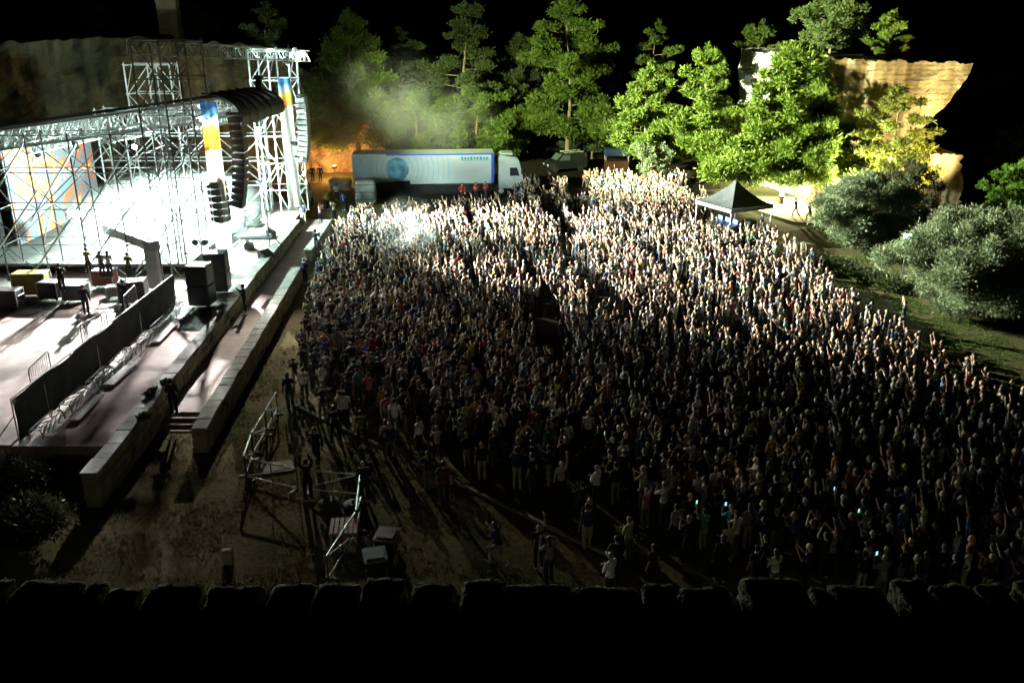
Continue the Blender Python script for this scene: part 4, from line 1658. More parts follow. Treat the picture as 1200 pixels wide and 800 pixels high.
b = MB()
disc(b, (4.3, 2.75), 1.12, 0)
b.build("globe_emblem", mat("globe_blue", (.1, .27, .38), .5, 0, .95, 1.1), body, rel=False)
RINGM = mat("ring_print_blue", (.3, .5, .58), .5, 0, .1)
for k in range(8):
    rr_ = 1.55 + k * .5
    aa = math.asin(min(.8, 1.2 / rr_))
    b = MB()
    disc(b, (4.3, 2.75), rr_, rr_ - .1, -aa, aa, 14)
    b.build("printed_ring", RINGM, body, rel=False)
    if k < 3:
        b = MB()
        disc(b, (4.3, 2.75), rr_, rr_ - .09, math.pi - aa, math.pi + aa, 14)
        b.build("printed_ring", RINGM, body, rel=False)
b = MB()
for k in range(9):
    b.box((10.6 + k * .3, .014, 3.72), (.2, .012, .22 if k % 3 else .3))
b.box((11.9, .013, 3.52), (2.7, .012, .06))
b.build("lettering", TEALP, body, rel=False)
b = MB()
b.box((LT / 2, 1.3, 1.12), (LT - .6, 1.1, .22))
b.build("chassis", DARKSTEEL, truck, rel=False)
for xx in (1.6, 2.9, 4.2, LT + .7, LT + 3.0):
    for yy in (.28, 2.3):
        b = MB()
        b.tube((xx, yy - .16, .5), (xx, yy + .16, .5), .5, n=18)
        wv = b.build("wheel", mat("rubber", (.02, .02, .02), .8, 0, .2), truck, rel=False)
        b = MB()
        b.tube((xx, yy - .18, .5), (xx, yy + .18, .5), .26, n=12)
        b.build("rim", STEEL, wv, rel=False)
cab_poly = [(LT + .45, .75), (LT + 2.75, .75), (LT + 2.85, 1.7), (LT + 2.75, 2.3), (LT + 2.45, 3.35), (LT + 2.1, 3.75), (LT + .6, 3.95), (LT + .45, 3.7)]
b = MB()
b.prism(cab_poly, (0, 2.4, 0), (0, .1, 0))
cabo = b.build("cab", WHITEP, truck, rel=False)
b = MB()
b.prism([(LT + 1.55, 1.95), (LT + 2.5, 1.95), (LT + 2.25, 2.75), (LT + 1.55, 2.75)], (0, .02, 0), (0, .085, 0))
b.build("side_window", mat("dark_glass", (.02, .025, .03), .08, 0, 0), cabo, rel=False)
b = MB()
b.box((LT + 2.78, 1.3, 2.7), (.03, 2.1, .85), M=Matrix.Rotation(R(-16), 3, 'Y'))
b.build("windscreen", MATS["dark_glass"], cabo, rel=False)
b = MB()
b.bbox((LT + 1.3, 1.3, 4.02), (1.2, 1.6, .2), .05)
b.build("roof_deflector", WHITEP, cabo, rel=False)
b = MB()
b.bbox((LT + 2.7, -.08, 2.4), (.12, .2, .55), .03)
b.build("mirror", BLACKPAINT, cabo, rel=False)

# black cloth fence before the truck
bf = thing("cloth_barrier", "long low black cloth barrier running in front of the white trailer", "barrier", (tl.x, tl.y - .6, 0), ang_f * .75)
b = MB()
fr = []
for i in range(61):
    u = i / 60 * 16.5
    for j in range(3):
        fr.append((u, .05 * math.sin(u * 3.1) + (.02 if j == 1 else 0), .02 + j * .75))
fq = [(i * 3 + j, (i + 1) * 3 + j, (i + 1) * 3 + j + 1, i * 3 + j + 1) for i in range(60) for j in range(2)]
b.add(fr + [(p[0], p[1] + .03, p[2]) for p in fr], fq + [tuple(183 + k for k in reversed(f)) for f in fq])
b.build("cloth", BLACKCLOTH, bf, rel=False, smooth=True)
for k in range(9):
    b = MB()
    b.tube((k * 2.06, .09, 0), (k * 2.06, .09, 1.55), .03)
    b.build("post", DARKSTEEL, bf, rel=False)
# covered crate
p = G(429, 240)
t = thing("covered_crate", "tall grey cloth covered crate at the left end of the trailer", "crate", p, .15)
b = MB()
rough_block(b, (0, .8, 1.15), (2.0, 1.8, 2.3), 77, .05, 8)
b.build("cover", mat("grey_tarp", (.22, .24, .23), .8, 0, .3, 1.5, .6, 4), t, rel=False, smooth=True)
b = MB()
for z in (.5, 1.2, 1.9):
    b.box((0, .8, z), (2.08, 1.88, .05))
b.build("strap", BLACKPAINT, t, rel=False)


# dark van behind the crowd
def van(label, px, py, rz, col):
    p = G(px, py)
    t = thing("parked_van", label, "van", (p.x, p.y, gz(p.x, p.y)), rz)
    prof_ = [(-2.3, .35), (2.25, .35), (2.35, .8), (2.1, 1.15), (1.35, 1.3), (.7, 1.95), (-2.2, 2.0), (-2.35, 1.0)]
    b = MB()
    b.prism(prof_, (0, 1.8, 0), (0, -.9, 0))
    bo = b.build("body", mat("dark_van_paint", col, .25, .2, .1), t, rel=False)
    b = MB()
    b.box((1.06, 0, 1.64), (.02, 1.6, .82), M=Matrix.Rotation(R(-45), 3, 'Y'))
    b.build("windscreen", mat("van_glass", (.1, .12, .12), .05, 0, 0), bo, rel=False)
    for s in (-1, 1):
        b = MB()
        b.prism([(-.2, 1.3), (1.1, 1.3), (.62, 1.85), (-.2, 1.85)], (0, .02, 0), (0, s * .905 - .01, 0))
        b.build("side_window", MATS["van_glass"], bo, rel=False)
        b = MB()
        b.bbox((2.32, s * .62, .82), (.06, .35, .2), .02)
        b.build("headlight", mat("headlight_glass", (.6, .6, .6), .1, 0, 0), bo, rel=False)
        for xx in (-1.5, 1.5):
            b = MB()
            b.tube((xx, s * .8, .34), (xx, s * .95, .34), .34, n=16)
            b.build("wheel", MATS["rubber"], t, rel=False)
    b = MB()
    b.tube((-2.0, -.6, 2.12), (.4, -.6, 2.12), .03)
    b.tube((-2.0, .6, 2.12), (.4, .6, 2.12), .03)
    for xx in (-1.8, -.7, .3):
        b.tube((xx, -.6, 2.12), (xx, .6, 2.12), .025)
        b.tube((xx, -.6, 2.0), (xx, -.6, 2.12), .02)
        b.tube((xx, .6, 2.0), (xx, .6, 2.12), .02)
    b.build("roof_rack", STEEL, t, rel=False)
    return t


van("dark van with roof rack parked right of the truck cab", 662, 201, R(200), (.02, .024, .026))
p = G(722, 200)
t = thing("kiosk", "small kiosk with blue top and orange lower panel under the pale pine", "kiosk", (p.x, p.y, 0))
b = MB()
b.bbox((p.x, p.y, .6), (2.6, 1.6, 1.1), .03)
b.build("counter", mat("orange_panel", (.1, .04, .02), .6, 0, .2), t)
b = MB()
b.bbox((p.x, p.y, 2.15), (2.8, 1.8, .8), .03)
b.build("fascia", mat("blue_panel", (.015, .035, .09), .6, 0, .2), t)
for sx in (-1, 1):
    for sy in (-1, 1):
        b = MB()
        b.tube((p.x + sx * 1.25, p.y + sy * .75, 1.1), (p.x + sx * 1.25, p.y + sy * .75, 1.8), .04)
        b.build("post", STEEL, t)

# mixing tent
TP = G(857, 276)
tent = thing("canopy_tent", "black pyramid canopy tent standing at the back right of the crowd", "tent", (TP.x, TP.y, 0), R(28))
hw, ze, zp = 2.15, 2.75, 4.5
b = MB()
NT = 10
ringpts = []
for k in range(NT + 1):
    f_ = k / NT
    rad = hw * (1 - f_)
    z = ze + (zp - ze) * (f_ ** 1.45)
    rad = max(rad, .05)
    ring = []
    for s in range(4):
        a0 = Vector(((1, -1), (1, 1), (-1, 1), (-1, -1))[s]) * rad
        a1 = Vector(((1, -1), (1, 1), (-1, 1), (-1, -1))[(s + 1) % 4]) * rad
        for m_ in range(6):
            pp = a0.lerp(a1, m_ / 6)
            sagm = .10 * math.sin(math.pi * m_ / 6) * math.sin(math.pi * min(1, f_ * 1.1 + .05))
            ring.append(Vector((pp.x, pp.y, z - sagm)))
    ringpts.append(ring)
vs_ = [p_ for r_ in ringpts for p_ in r_]
fs_ = [(k * 24 + i, k * 24 + (i + 1) % 24, (k + 1) * 24 + (i + 1) % 24, (k + 1) * 24 + i) for k in range(NT) for i in range(24)]
low = [p_ - Vector((0, 0, .05)) for p_ in vs_]
b.add(vs_ + low, fs_ + [tuple(len(vs_) + i for i in reversed(f)) for f in fs_])
b.build("roof_cloth", mat("black_tent_cloth", (.045, .05, .05), .55, 0, .2, 1.5, .3, 6), tent, rel=False)
b = MB()
for s in range(4):
    a0 = Vector(((1, -1), (1, 1), (-1, 1), (-1, -1))[s]) * hw
    a1 = Vector(((1, -1), (1, 1), (-1, 1), (-1, -1))[(s + 1) % 4]) * hw
    b.box(((a0.x + a1.x) / 2 * 1.012, (a0.y + a1.y) / 2 * 1.012, ze - .14), (abs(a1.x - a0.x) + .04 if abs(a1.x - a0.x) > .1 else .03, abs(a1.y - a0.y) + .04 if abs(a1.y - a0.y) > .1 else .03, .3))
b.build("valance", mat("grey_black_valance", (.09, .1, .1), .6, 0, .2), tent, rel=False)
for sx in (-1, 1):
    for sy in (-1, 1):
        b = MB()
        b.tube((sx * (hw - .06), sy * (hw - .06), 0), (sx * (hw - .06), sy * (hw - .06), ze), .045)
        b.build("leg", STEEL, tent, rel=False)
b = MB()
b.tube((0, 0, zp), (0, 0, zp + .22), .05, .03)
b.build("finial", BLACKPAINT, tent, rel=False)
# mixing desk and its screens
desk = thing("mixing_desk", "mixing desk with racks under the black canopy tent", "desk", (TP.x, TP.y, 0), R(28))
b = MB()
b.bbox((-.9, 0, .5), (.8, 3.2, 1.0), .03)
b.prism([(-1.3, 1.0), (-.4, 1.0), (-.4, 1.3), (-1.3, 1.08)], (0, 2.8, 0), (0, -1.4, 0))
b.build("console", BLACKPAINT, desk, rel=False)
b = MB()
b.bbox((1.1, -.9, .7), (.7, .7, 1.4), .03)
b.bbox((1.1, .3, .55), (.7, .7, 1.1), .03)
b.build("rack", GRILLE, desk, rel=False)
SCR = mat("screen_glow", (.1, .2, .8), .3, 0, 0, emit=(.12, .3, 1), estr=3)
for k in range(3):
    b = MB()
    b.box((-.62, -1.0 + k * .9, 1.42), (.03, .5, .32))
    b.build("lit_screen", SCR, desk, rel=False)


# ------------------------------------------------------------------ right hand side details
def flood(label, base, h, face, m, k=1.0):
    base = Vector(base)
    t = thing("floodlight", label, "floodlight", base)
    b = MB()
    b.tube(base, base + Vector((0, 0, h)), .04)
    for a in range(3):
        b.tube(base + Vector((0, 0, min(.6, h * .5))), base + Vector((.4 * math.cos(a * 2.1), .4 * math.sin(a * 2.1), 0)), .025)
    b.build("stand", DARKSTEEL, t)
    d = (Vector(face) - base - Vector((0, 0, h))).normalized()
    q_ = d.to_track_quat('X', 'Z').to_matrix()
    c = base + Vector((0, 0, h + .12))
    b = MB()
    b.bbox(c - d * .12, (.16, .5 * k, .36 * k), .03, M=q_)
    b.build("housing", BLACKPAINT, t)
    b = MB()
    b.box(c - d * .03, (.02, .44 * k, .3 * k), M=q_)
    b.build("lit_face", m, t)
    return t


fp_ = P(1064, 277, 60)
flood("floodlight glaring white on a post between the two silver olives", (fp_.x, 60, gz(fp_.x, 60)), fp_.z - gz(fp_.x, 60) - .12, (4, 0, 17), LITC, 1.1)
flood("ground floodlight at the foot of the streaked rock", (39.6, 74.3, gz(39.6, 74.3)), .4, (33.4, 86, 9.5), LITW)
flood("added ground floodlight behind the silver olive under the yellow green pine", (30.4, 78.4, 0), .6, (31.5, 86, 9), LITW)
flood("floodlight shining on the sand beside the black tent", (25.2, 83.7, 0), .8, (27.2, 86, 4.5), LITW)
flood("floodlight burning before the orange cave rock", (-19.0, 97.2, 0), 1.2, (-19.5, 101, 2.5), LITW)
p = G(1034, 308)
t = thing("warning_lamp", "small amber lamp glowing under the silver olive by the hedge", "lamp", p)
b = MB()
b.tube(p, p + Vector((0, 0, .8)), .04)
b.bbox(p + Vector((0, 0, .1)), (.4, .4, .2), .03)
b.build("stand", BLACKPAINT, t)
b = MB()
b.capsule(p + Vector((0, 0, .9)), p + Vector((0, 0, 1.05)), .15, .14, 10)
b.build("amber_lens", mat("amber_lens", (.8, .4, .05), .4, 0, 0, emit=(1, .45, .05), estr=1.2), t, smooth=True)
# rail fence on the sand
p0, p1 = G(1078, 262), G(1112, 266)
p0.z, p1.z = gz(p0.x, p0.y) + .1, gz(p1.x, p1.y) + .1
WOOD = mat("weathered_wood", (.3, .24, .15), .85, 0, .3, 4, .4, 20)
t = thing("rail_fence", "wooden rail fence on the lit sand under the rock", "fence", p0)
b = MB()
for z in (.45, .85, 1.2):
    b.tube(p0 + Vector((0, 0, z)), p1 + Vector((0, 0, z + .04)), .05, .045, 7)
b.build("rails_lattice", WOOD, t)
for k in range(4):
    b = MB()
    pp = p0.lerp(p1, k / 3)
    b.tube(pp - Vector((0, 0, .2)), pp + Vector((0, 0, 1.35)), .07, .06, 7)
    b.build("post", WOOD, t)
# hedge along the right edge of the crowd
h0, h1 = G(955, 312), G(1062, 345)
t = thing("hedge", "low dark green hedge between the crowd and the silver olive", "hedge", (h0.x, h0.y, 0))
cl = []
for k in range(16):
    pp = h0.lerp(h1, k / 15)
    cl.append((Vector((pp.x + rnd.uniform(-.2, .2), pp.y + rnd.uniform(-.2, .2), .45)), (.75, .65, .55 + rnd.uniform(-.1, .15))))
leaf_cloud("foliage", DULLPINE, t, cl, 45, .14, loc=Vector((h0.x, h0.y, 0)))
b = MB()
for k in range(16):
    pp = h0.lerp(h1, k / 15)
    b.tube((pp.x, pp.y, -.05), (pp.x + .1, pp.y, .5), .035, .02, 5)
b.build("stem_tangle", BARK, t)

# ------------------------------------------------------------------ foreground objects
# steel barriers in a zigzag on the dry grass
def field_barrier(label, a, c):
    a, c = Vector(a), Vector(c)
    d = c - a
    rz = math.atan2(d.y, d.x)
    L = d.length
    t = thing("steel_barrier", label, "barrier", a, rz, "steel barriers standing in a zigzag on the grass")
    b = MB()
    b.tube((0.03, 0, .18), (L - .03, 0, .18), .034, n=8)
    b.build("bottom_tube", STEEL, t, rel=False)
    b = MB()
    b.tube((0.03, 0, 1.02), (L - .03, 0, 1.02), .038, n=8)
    b.build("top_tube", STEEL, t, rel=False)
    b = MB()
    b.tube((0.05, 0.02, .2), (L - .05, 0.02, 1.0), .036, n=8)
    b.build("diagonal_tube", STEEL, t, rel=False)
    for xx in (.03, L / 2, L - .03):
        b = MB()
        b.tube((xx, 0, .02), (xx, 0, 1.03), .022, n=6)
        b.build("upright", DARKSTEEL, t, rel=False)
    for xx in (.25, L - .25):
        b = MB()
        b.box((xx, 0, .03), (.06, .6, .04))
        b.build("foot", DARKSTEEL, t, rel=False)
    return t


zz = [(320, 490), (306, 517), (293, 553), (290, 561), (350, 572), (371, 580), (424, 570), (412, 612), (385, 690)]
bar_pts = [G(px, py) for px, py in ((326, 482), (313, 506), (297, 534), (288, 562), (352, 577), (424, 583), (419, 628), (384, 684))]
lbs = ["steel barrier panel farthest from the parapet, touching the crowd's left corner", "slanting steel barrier panel just below the farthest panel", "steel barrier panel at the left bend of the zigzag", "steel barrier panel from the left bend to the man with raised hands", "steel barrier panel between the man with raised hands and the bald man", "steel barrier panel beside the slatted pallet", "nearest steel barrier panel, left of the wheelie bins"]
# the zigzag as seen: each consecutive pair of feet
for i in range(7):
    a, c = bar_pts[i], bar_pts[i + 1]
    d = (c - a).normalized()
    field_barrier(lbs[i], a + d * .06, c - d * .06)


def bin_(label, px, py, rz, lidcol):
    p = G(px, py)
    t = thing("wheelie_bin", label, "bin", p, rz, "wheelie bins on the grass")
    b = MB()
    pts = []
    for z, sx, sy in ((.12, .38, .42), (.95, .56, .66)):
        for x, y in ((-1, -1), (1, -1), (1, 1), (-1, 1)):
            pts.append((x * sx / 2 * 1.25, y * sy / 2 * 1.2, z))
    b.add(pts, [(0, 3, 2, 1), (4, 5, 6, 7), (0, 1, 5, 4), (1, 2, 6, 5), (2, 3, 7, 6), (3, 0, 4, 7)])
    b.build("bin_body", BLACKPAINT, t, rel=False)
    b = MB()
    b.bbox((0, 0, 1.0), (.78, .88, .08), .02)
    b.bbox((0, 0, 1.055), (.6, .62, .04), .015)
    lid = b.build("lid", mat("lid_" + label.split()[0], lidcol, .25, 0, .15, 5), t, rel=False)
    b = MB()
    b.tube((-.3, .47, .97), (.3, .47, .97), .022)
    b.build("handle", BLACKPAINT, lid, rel=False)
    for s in (-1, 1):
        b = MB()
        b.tube((s * .26, .28, .12), (s * .32, .28, .12), .12, n=12)
        b.build("wheel", MATS["rubber"], t, rel=False)
    return t


bin_("nearer black wheelie bin with bluish lid beside the barrier", 441, 680, .25, (.16, .22, .25))
bin_("farther black wheelie bin with scuffed greyish lid behind the other bin", 455, 655, -.15, (.25, .23, .21))
# slatted pallet leaning on short legs
p = G(404, 630)
t = thing("slatted_pallet", "slatted wooden pallet table beside the barrier left of the bins", "pallet", p, .1)
b = MB()
for k in range(6):
    b.bbox((-.42 + .17 * k, 0, .52), (.13, 1.05, .03), .006)
b.build("slats_deck", mat("pale_pinkish_wood", (.42, .34, .3), .8, 0, .2, 5), t, rel=False)
b = MB()
for yy in (-.45, 0, .45):
    b.box((0, yy, .455), (1.0, .09, .1))
b.build("bearer_frame", WOOD, t, rel=False)
for sx in (-1, 1):
    for sy in (-1, 1):
        b = MB()
        b.box((sx * .44, sy * .45, .2), (.08, .08, .4))
        b.build("leg", WOOD, t, rel=False)
for k, (px, py) in enumerate(((386, 592), (414, 596))):
    p = G(px, py)
    t = thing("rubber_base", ["black round rubber base near the feet of the man with raised hands", "black round rubber base below the bald man's barrier"][k], "base", p)
    b = MB()
    b.path([p + Vector((0, 0, .0)), p + Vector((0, 0, .05)), p + Vector((0, 0, .22)), p + Vector((0, 0, .27))], [.34, .38, .36, .2], 18)
    b.build("rubber_disc", MATS["rubber"], t, smooth=False)
    b = MB()
    b.tube(p + Vector((0, 0, .26)), p + Vector((0, 0, .42)), .05)
    b.build("socket", DARKSTEEL, t)
p = G(268, 660)
b = MB()
rough_block(b, (p.x, p.y, .25), (.36, .22, .62), 91, .1, 6)
one(b, "marker_stone", CONC, "small pale upright stone in the dark grass at the lower left", "stone", smooth=True)
# flat slab on the grass inside the barriers
p = G(325, 548)
b = MB()
b.bbox((p.x, p.y, .05), (1.3, .8, .1), .03, .4)
one(b, "ground_slab", CONC, "flat grey slab lying on the grass inside the barrier zigzag", "slab")

# loose stones, and scrub at the bottom left
for k, (px, py, r_, hh, lab) in enumerate(((15, 590, 1.7, 1.5, "dark green scrub bush at the left edge above the parapet"), (70, 560, 1.2, .8, "dark scrub bush at the near end of the low stone wall"), (20, 655, 2.0, 1.5, "black scrub bush at the lower left corner"))):
    p = G(px, py)
    p.z = gz(p.x, p.y)
    t = thing("scrub_bush", lab, "bush", p)
    cl = [(p + Vector((rnd.uniform(-r_, r_) * .6, rnd.uniform(-r_, r_) * .5, hh * rnd.uniform(.3, .7))), (r_ * .4, r_ * .4, hh * .35)) for _ in range(10)]
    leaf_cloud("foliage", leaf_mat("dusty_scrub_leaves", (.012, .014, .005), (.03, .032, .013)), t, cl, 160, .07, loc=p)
    b = MB()
    for s in range(6):
        b.tube(p - Vector((0, 0, .1)), cl[s][0], .04, .015, 5)
    b.build("stem_tangle", BARK, t)
# plants in the wall top and by the walkway
for k, (px, py, z_) in enumerate(((196, 452, 1.5), (178, 462, 1.45), (168, 492, 1.45), (268, 378, .56))):
    p = G(px, py, z_)
    t = thing("wall_plant", ["leafy green plant on the low wall behind the man at the steps", "small plant left of the leafy plant on the low wall", "green tuft at the near end of the walkway wall", "dark weed growing in the path at the foot of the low wall"][k], "plant", p)
    cl = [(p + Vector((rnd.uniform(-.16, .16), rnd.uniform(-.2, .2), .14)), (.17, .17, .13)) for _ in range(4)]
    leaf_cloud("foliage", DULLPINE, t, cl, 420, .07, loc=p)
    b = MB()
    for s in range(4):
        b.tube(p, cl[s][0], .02, .008, 5)
    b.build("stem_tangle", BARK, t)

# dry grass on the near field
def grass_patch(name, region, n, h, m):
    V = []
    xs0, xs1, ys0, ys1 = region
    px_ = nprng.uniform(xs0, xs1, n)
    py_ = nprng.uniform(ys0, ys1, n)
    keep = [mnoise.noise((x * .5, y * .5, 3)) > -.25 + .2 * (i % 3) for i, (x, y) in enumerate(zip(px_, py_))]
    for x, y, kp in zip(px_, py_, keep):
        if not kp:
            continue
        z = gz(x, y) + .05 * mnoise.noise((x * .25, y * .25, 0)) - .02
        for _ in range(4):
            a = nprng.uniform(0, 6.283)
            ln = h * nprng.uniform(.5, 1.3)
            le = nprng.uniform(.2, 1.0) * ln
            wx, wy = math.cos(a + 1.57) * .018, math.sin(a + 1.57) * .018
            ox, oy = x + nprng.normal() * .05, y + nprng.normal() * .05
            tx, ty = ox + math.cos(a) * le, oy + math.sin(a) * le
            V += [(ox - wx, oy - wy, z), (ox + wx, oy + wy, z), (tx, ty, z + ln)]
    b = MB()
    b.v = V
    b.f = [(3 * i, 3 * i + 1, 3 * i + 2) for i in range(len(V) // 3)]
    b.mi = [0] * len(b.f)
    o = b.build(name, m)
    o["kind"] = "stuff"
    return o


grass_patch("dry_grass", (-16, 5, 24, 47), 30000, .11, leaf_mat("dry_grass_blades", (.12, .1, .035), (.22, .18, .08)))
grass_patch("green_grass", (21, 42, 36, 66), 26000, .15, leaf_mat("green_grass_blades", (.07, .14, .015), (.12, .21, .03)))


# ------------------------------------------------------------------ people
ARMS = {   # elbow and wrist relative to the shoulder, for the right side (+x)
    'down': ((.07, -.03, -.29), (.08, .06, -.54)),
    'relaxed': ((.1, -.06, -.27), (.1, .12, -.49)),
    'raised': ((.08, .10, .26), (.05, .18, .52)),
    'wide': ((.2, .05, .2), (.3, .1, .45)),
    'overhead': ((.14, .08, .23), (-.06, .13, .45)),
    'phone': ((.05, .17, -.2), (-.08, .36, .06)),
    'phone_high': ((.06, .2, .1), (-.06, .34, .34)),
    'clap': ((.08, .18, -.16), (-.15, .34, .04)),
    'fold': ((.07, .06, -.28), (-.16, .23, -.2)),
    'hip': ((.2, -.1, -.22), (.0, .06, -.42)),
    'point': ((.1, .22, .06), (.12, .46, .2)),
    'play': ((.1, .08, -.27), (.0, .34, -.3)),
}


def joints(aL='down', aR='down', stance='stand', twist=0.0):
    J = {}
    dz = 0.0
    if stance == 'stand':
        legs = [((s * .095, 0, .91), (s * .105, .025, .49), (s * .11, -.02, .085), (s * .125, .16, .045)) for s in (-1, 1)]
    elif stance == 'apart':
        legs = [((s * .1, 0, .9), (s * .16, .03 + s * .03, .48), (s * .2, -.02 + s * .04, .085), (s * .23, .15 + s * .04, .045)) for s in (-1, 1)]
        dz = -.015
    elif stance == 'stride':
        legs = [((-.095, 0, .9), (-.1, .2, .53), (-.1, .26, .11), (-.1, .44, .09)), ((.095, 0, .9), (.1, -.06, .49), (.1, -.36, .17), (.1, -.24, .05))]
        dz = -.03
    elif stance == 'run':
        legs = [((-.095, 0, .9), (-.1, .3, .62), (-.1, .28, .2), (-.1, .46, .2)), ((.095, 0, .9), (.1, -.06, .48), (.1, -.34, .22), (.1, -.26, .08))]
        dz = -.02
    else:  # crouch
        legs = [((s * .1, -.1, .36), (s * .17, .3, .5), (s * .15, .14, .085), (s * .17, .32, .045)) for s in (-1, 1)]
        dz = -.55
    J['legs'] = legs
    lean = .12 if stance in ('stride', 'run') else (.22 if stance == 'crouch' else .01)
    J['pelvis'] = Vector((0, -.1 if stance == 'crouch' else 0, .94 + dz))
    J['waist'] = J['pelvis'] + Vector((0, lean * .3, .16))
    J['chest'] = J['pelvis'] + Vector((0, lean * .7, .36))
    J['neck'] = J['pelvis'] + Vector((0, lean, .53))
    J['head'] = J['pelvis'] + Vector((0, lean * 1.15 + .02, .69))
    J['arms'] = []
    for s, a in ((-1, aL), (1, aR)):
        sh = J['pelvis'] + Vector((s * .185, lean * .9, .47))
        up = a in ('raised', 'wide', 'overhead', 'phone_high')
        if up:
            sh = sh + Vector((-s * .01, 0, .035))
        e, w_ = ARMS[a]
        J['arms'].append((sh, sh + Vector((s * e[0], e[1], e[2])), sh + Vector((s * w_[0], w_[1], w_[2]))))
    return J


def remeshed(b, voxel, name, smooth=2):
    me = bpy.data.meshes.new("tmp")
    me.from_pydata(b.v, [], b.f)
    o = bpy.data.objects.new("tmp", me)
    COL.objects.link(o)
    m = o.modifiers.new("r", 'REMESH')
    m.mode = 'VOXEL'
    m.voxel_size = voxel
    m.use_smooth_shade = True
    if smooth:
        s = o.modifiers.new("s", 'SMOOTH')
        s.iterations = smooth
        s.factor = .5
    dg = bpy.context.evaluated_depsgraph_get()
    out = bpy.data.meshes.new_from_object(o.evaluated_get(dg))
    out.name = name
    bpy.data.objects.remove(o)
    bpy.data.meshes.remove(me)
    out.polygons.foreach_set("use_smooth", [True] * len(out.polygons))
    return out


def hand(b, w, d, side, curl=.35):
    """palm, four fingers of different lengths and a thumb from the side of the palm"""
    d = d.normalized()
    ref = Vector((0, 1, 0)) if abs(d.y) < .8 else Vector((0, 0, 1))
    lat = d.cross(ref).normalized() * side
    nrm = lat.cross(d).normalized()
    q = Matrix((lat, nrm, d)).transposed()
    b.ell(w + d * .055, (.043, .02, .055), 10, 6, q)
    for k, ln in enumerate((.068, .08, .075, .058)):
        r = w + d * .085 + lat * ((k - 1.5) * .021)
        k1 = r + d * ln * .5 + lat * (k - 1.5) * .006
        k2 = k1 + (d * (1 - curl) + nrm * curl).normalized() * ln * .5
        b.capsule(r - d * .02, k1, .0105, .0098, 6, 2)
        b.capsule(k1, k2, .0098, .0085, 6, 2)
    t0 = w + d * .03 - lat * .03
    t1 = t0 + (d * .6 - lat * .8).normalized() * .042
    b.capsule(t0, t1, .0135, .0115, 6, 2)
    b.capsule(t1, t1 + (d * .9 - lat * .25).normalized() * .032, .0115, .0095, 6, 2)


def body_mesh(J, name):
    b = MB()
    h = J['head']
    b.ell(h + Vector((0, -.008, .02)), (.076, .095, .1), 14, 10)
    b.ell(h + Vector((0, .022, -.05)), (.058, .068, .072), 12, 8)
    b.capsule(h + Vector((0, .085, .012)), h + Vector((0, .108, -.022)), .012, .017, 8, 2)
    for s in (-1, 1):
        b.ell(h + Vector((s * .079, -.005, -.005)), (.012, .022, .032), 8, 6)
        b.ell(h + Vector((s * .032, .083, .012)), (.014, .012, .01), 8, 6)
    b.ell(h + Vector((0, .083, -.058)), (.026, .014, .012), 8, 6)
    b.capsule(J['neck'] - Vector((0, .01, .05)), h - Vector((0, .012, .04)), .06, .05, 10)
    b.ell(J['chest'] + Vector((0, 0, .04)), (.155, .098, .17), 14, 8)
    b.ell(J['waist'], (.13, .09, .15), 14, 8)
    b.ell(J['pelvis'], (.155, .105, .12), 14, 8)
    for s, (sh, el, wr) in zip((-1, 1), J['arms']):
        b.capsule(J['neck'] - Vector((0, 0, .075)), sh, .05, .052, 8)
        b.capsule(sh, el, .05, .037, 10)
        b.capsule(el, wr, .038, .027, 10)
        hand(b, wr, wr - el, s)
    for hp, kn, an, to in J['legs']:
        hp, kn, an, to = Vector(hp), Vector(kn), Vector(an), Vector(to)
        b.capsule(hp, kn, .078, .052, 10)
        b.capsule(kn, an, .052, .036, 10)
        b.capsule(an - Vector((0, .03, .03)), to, .036, .03, 8)
    me = remeshed(b, .0125, name, 1)
    me.materials.append(SKIN)
    me.materials.append(mat("eye_dark", (.02, .016, .014), .3, 0, 0))
    me.materials.append(mat("lip_tone", (.26, .1, .08), .5, 0, 0))
    for pl in me.polygons:
        c = pl.center - h
        if c.y > .05:
            if abs(abs(c.x) - .031) < .017 and abs(c.z - .013) < .0085:
                pl.material_index = 1
            elif abs(c.x) < .026 and abs(c.z + .058) < .008:
                pl.material_index = 2
    return me


def shirt_mesh(J, name, sleeve=.55, loose=.016, hem=0.0):
    b = MB()
    b.ell(J['chest'] + Vector((0, 0, .035)), (.158 + loose, .103 + loose, .165), 14, 8)
    b.capsule(J['chest'] + Vector((-.1, 0, .11)), J['chest'] + Vector((.1, 0, .11)), .062 + loose, .062 + loose, 10)
    b.ell(J['waist'] + Vector((0, 0, -.01)), (.142 + loose, .103 + loose, .19), 14, 8)
    b.ell(J['pelvis'] + Vector((0, 0, .02 - hem)), (.158 + loose, .112 + loose, .1 + hem), 14, 8)
    for s, (sh, el, wr) in zip((-1, 1), J['arms']):
        b.capsule(J['neck'] - Vector((0, 0, .085)), sh, .048 + loose, .054 + loose, 8)
        if sleeve <= 1:
            b.capsule(sh, sh.lerp(el, sleeve), .053 + loose, .048 + loose, 10)
        else:
            b.capsule(sh, el, .052 + loose, .041 + loose, 10)
            b.capsule(el, el.lerp(wr, .92), .041 + loose, .03 + loose, 10)
    return remeshed(b, .02, name, 2)


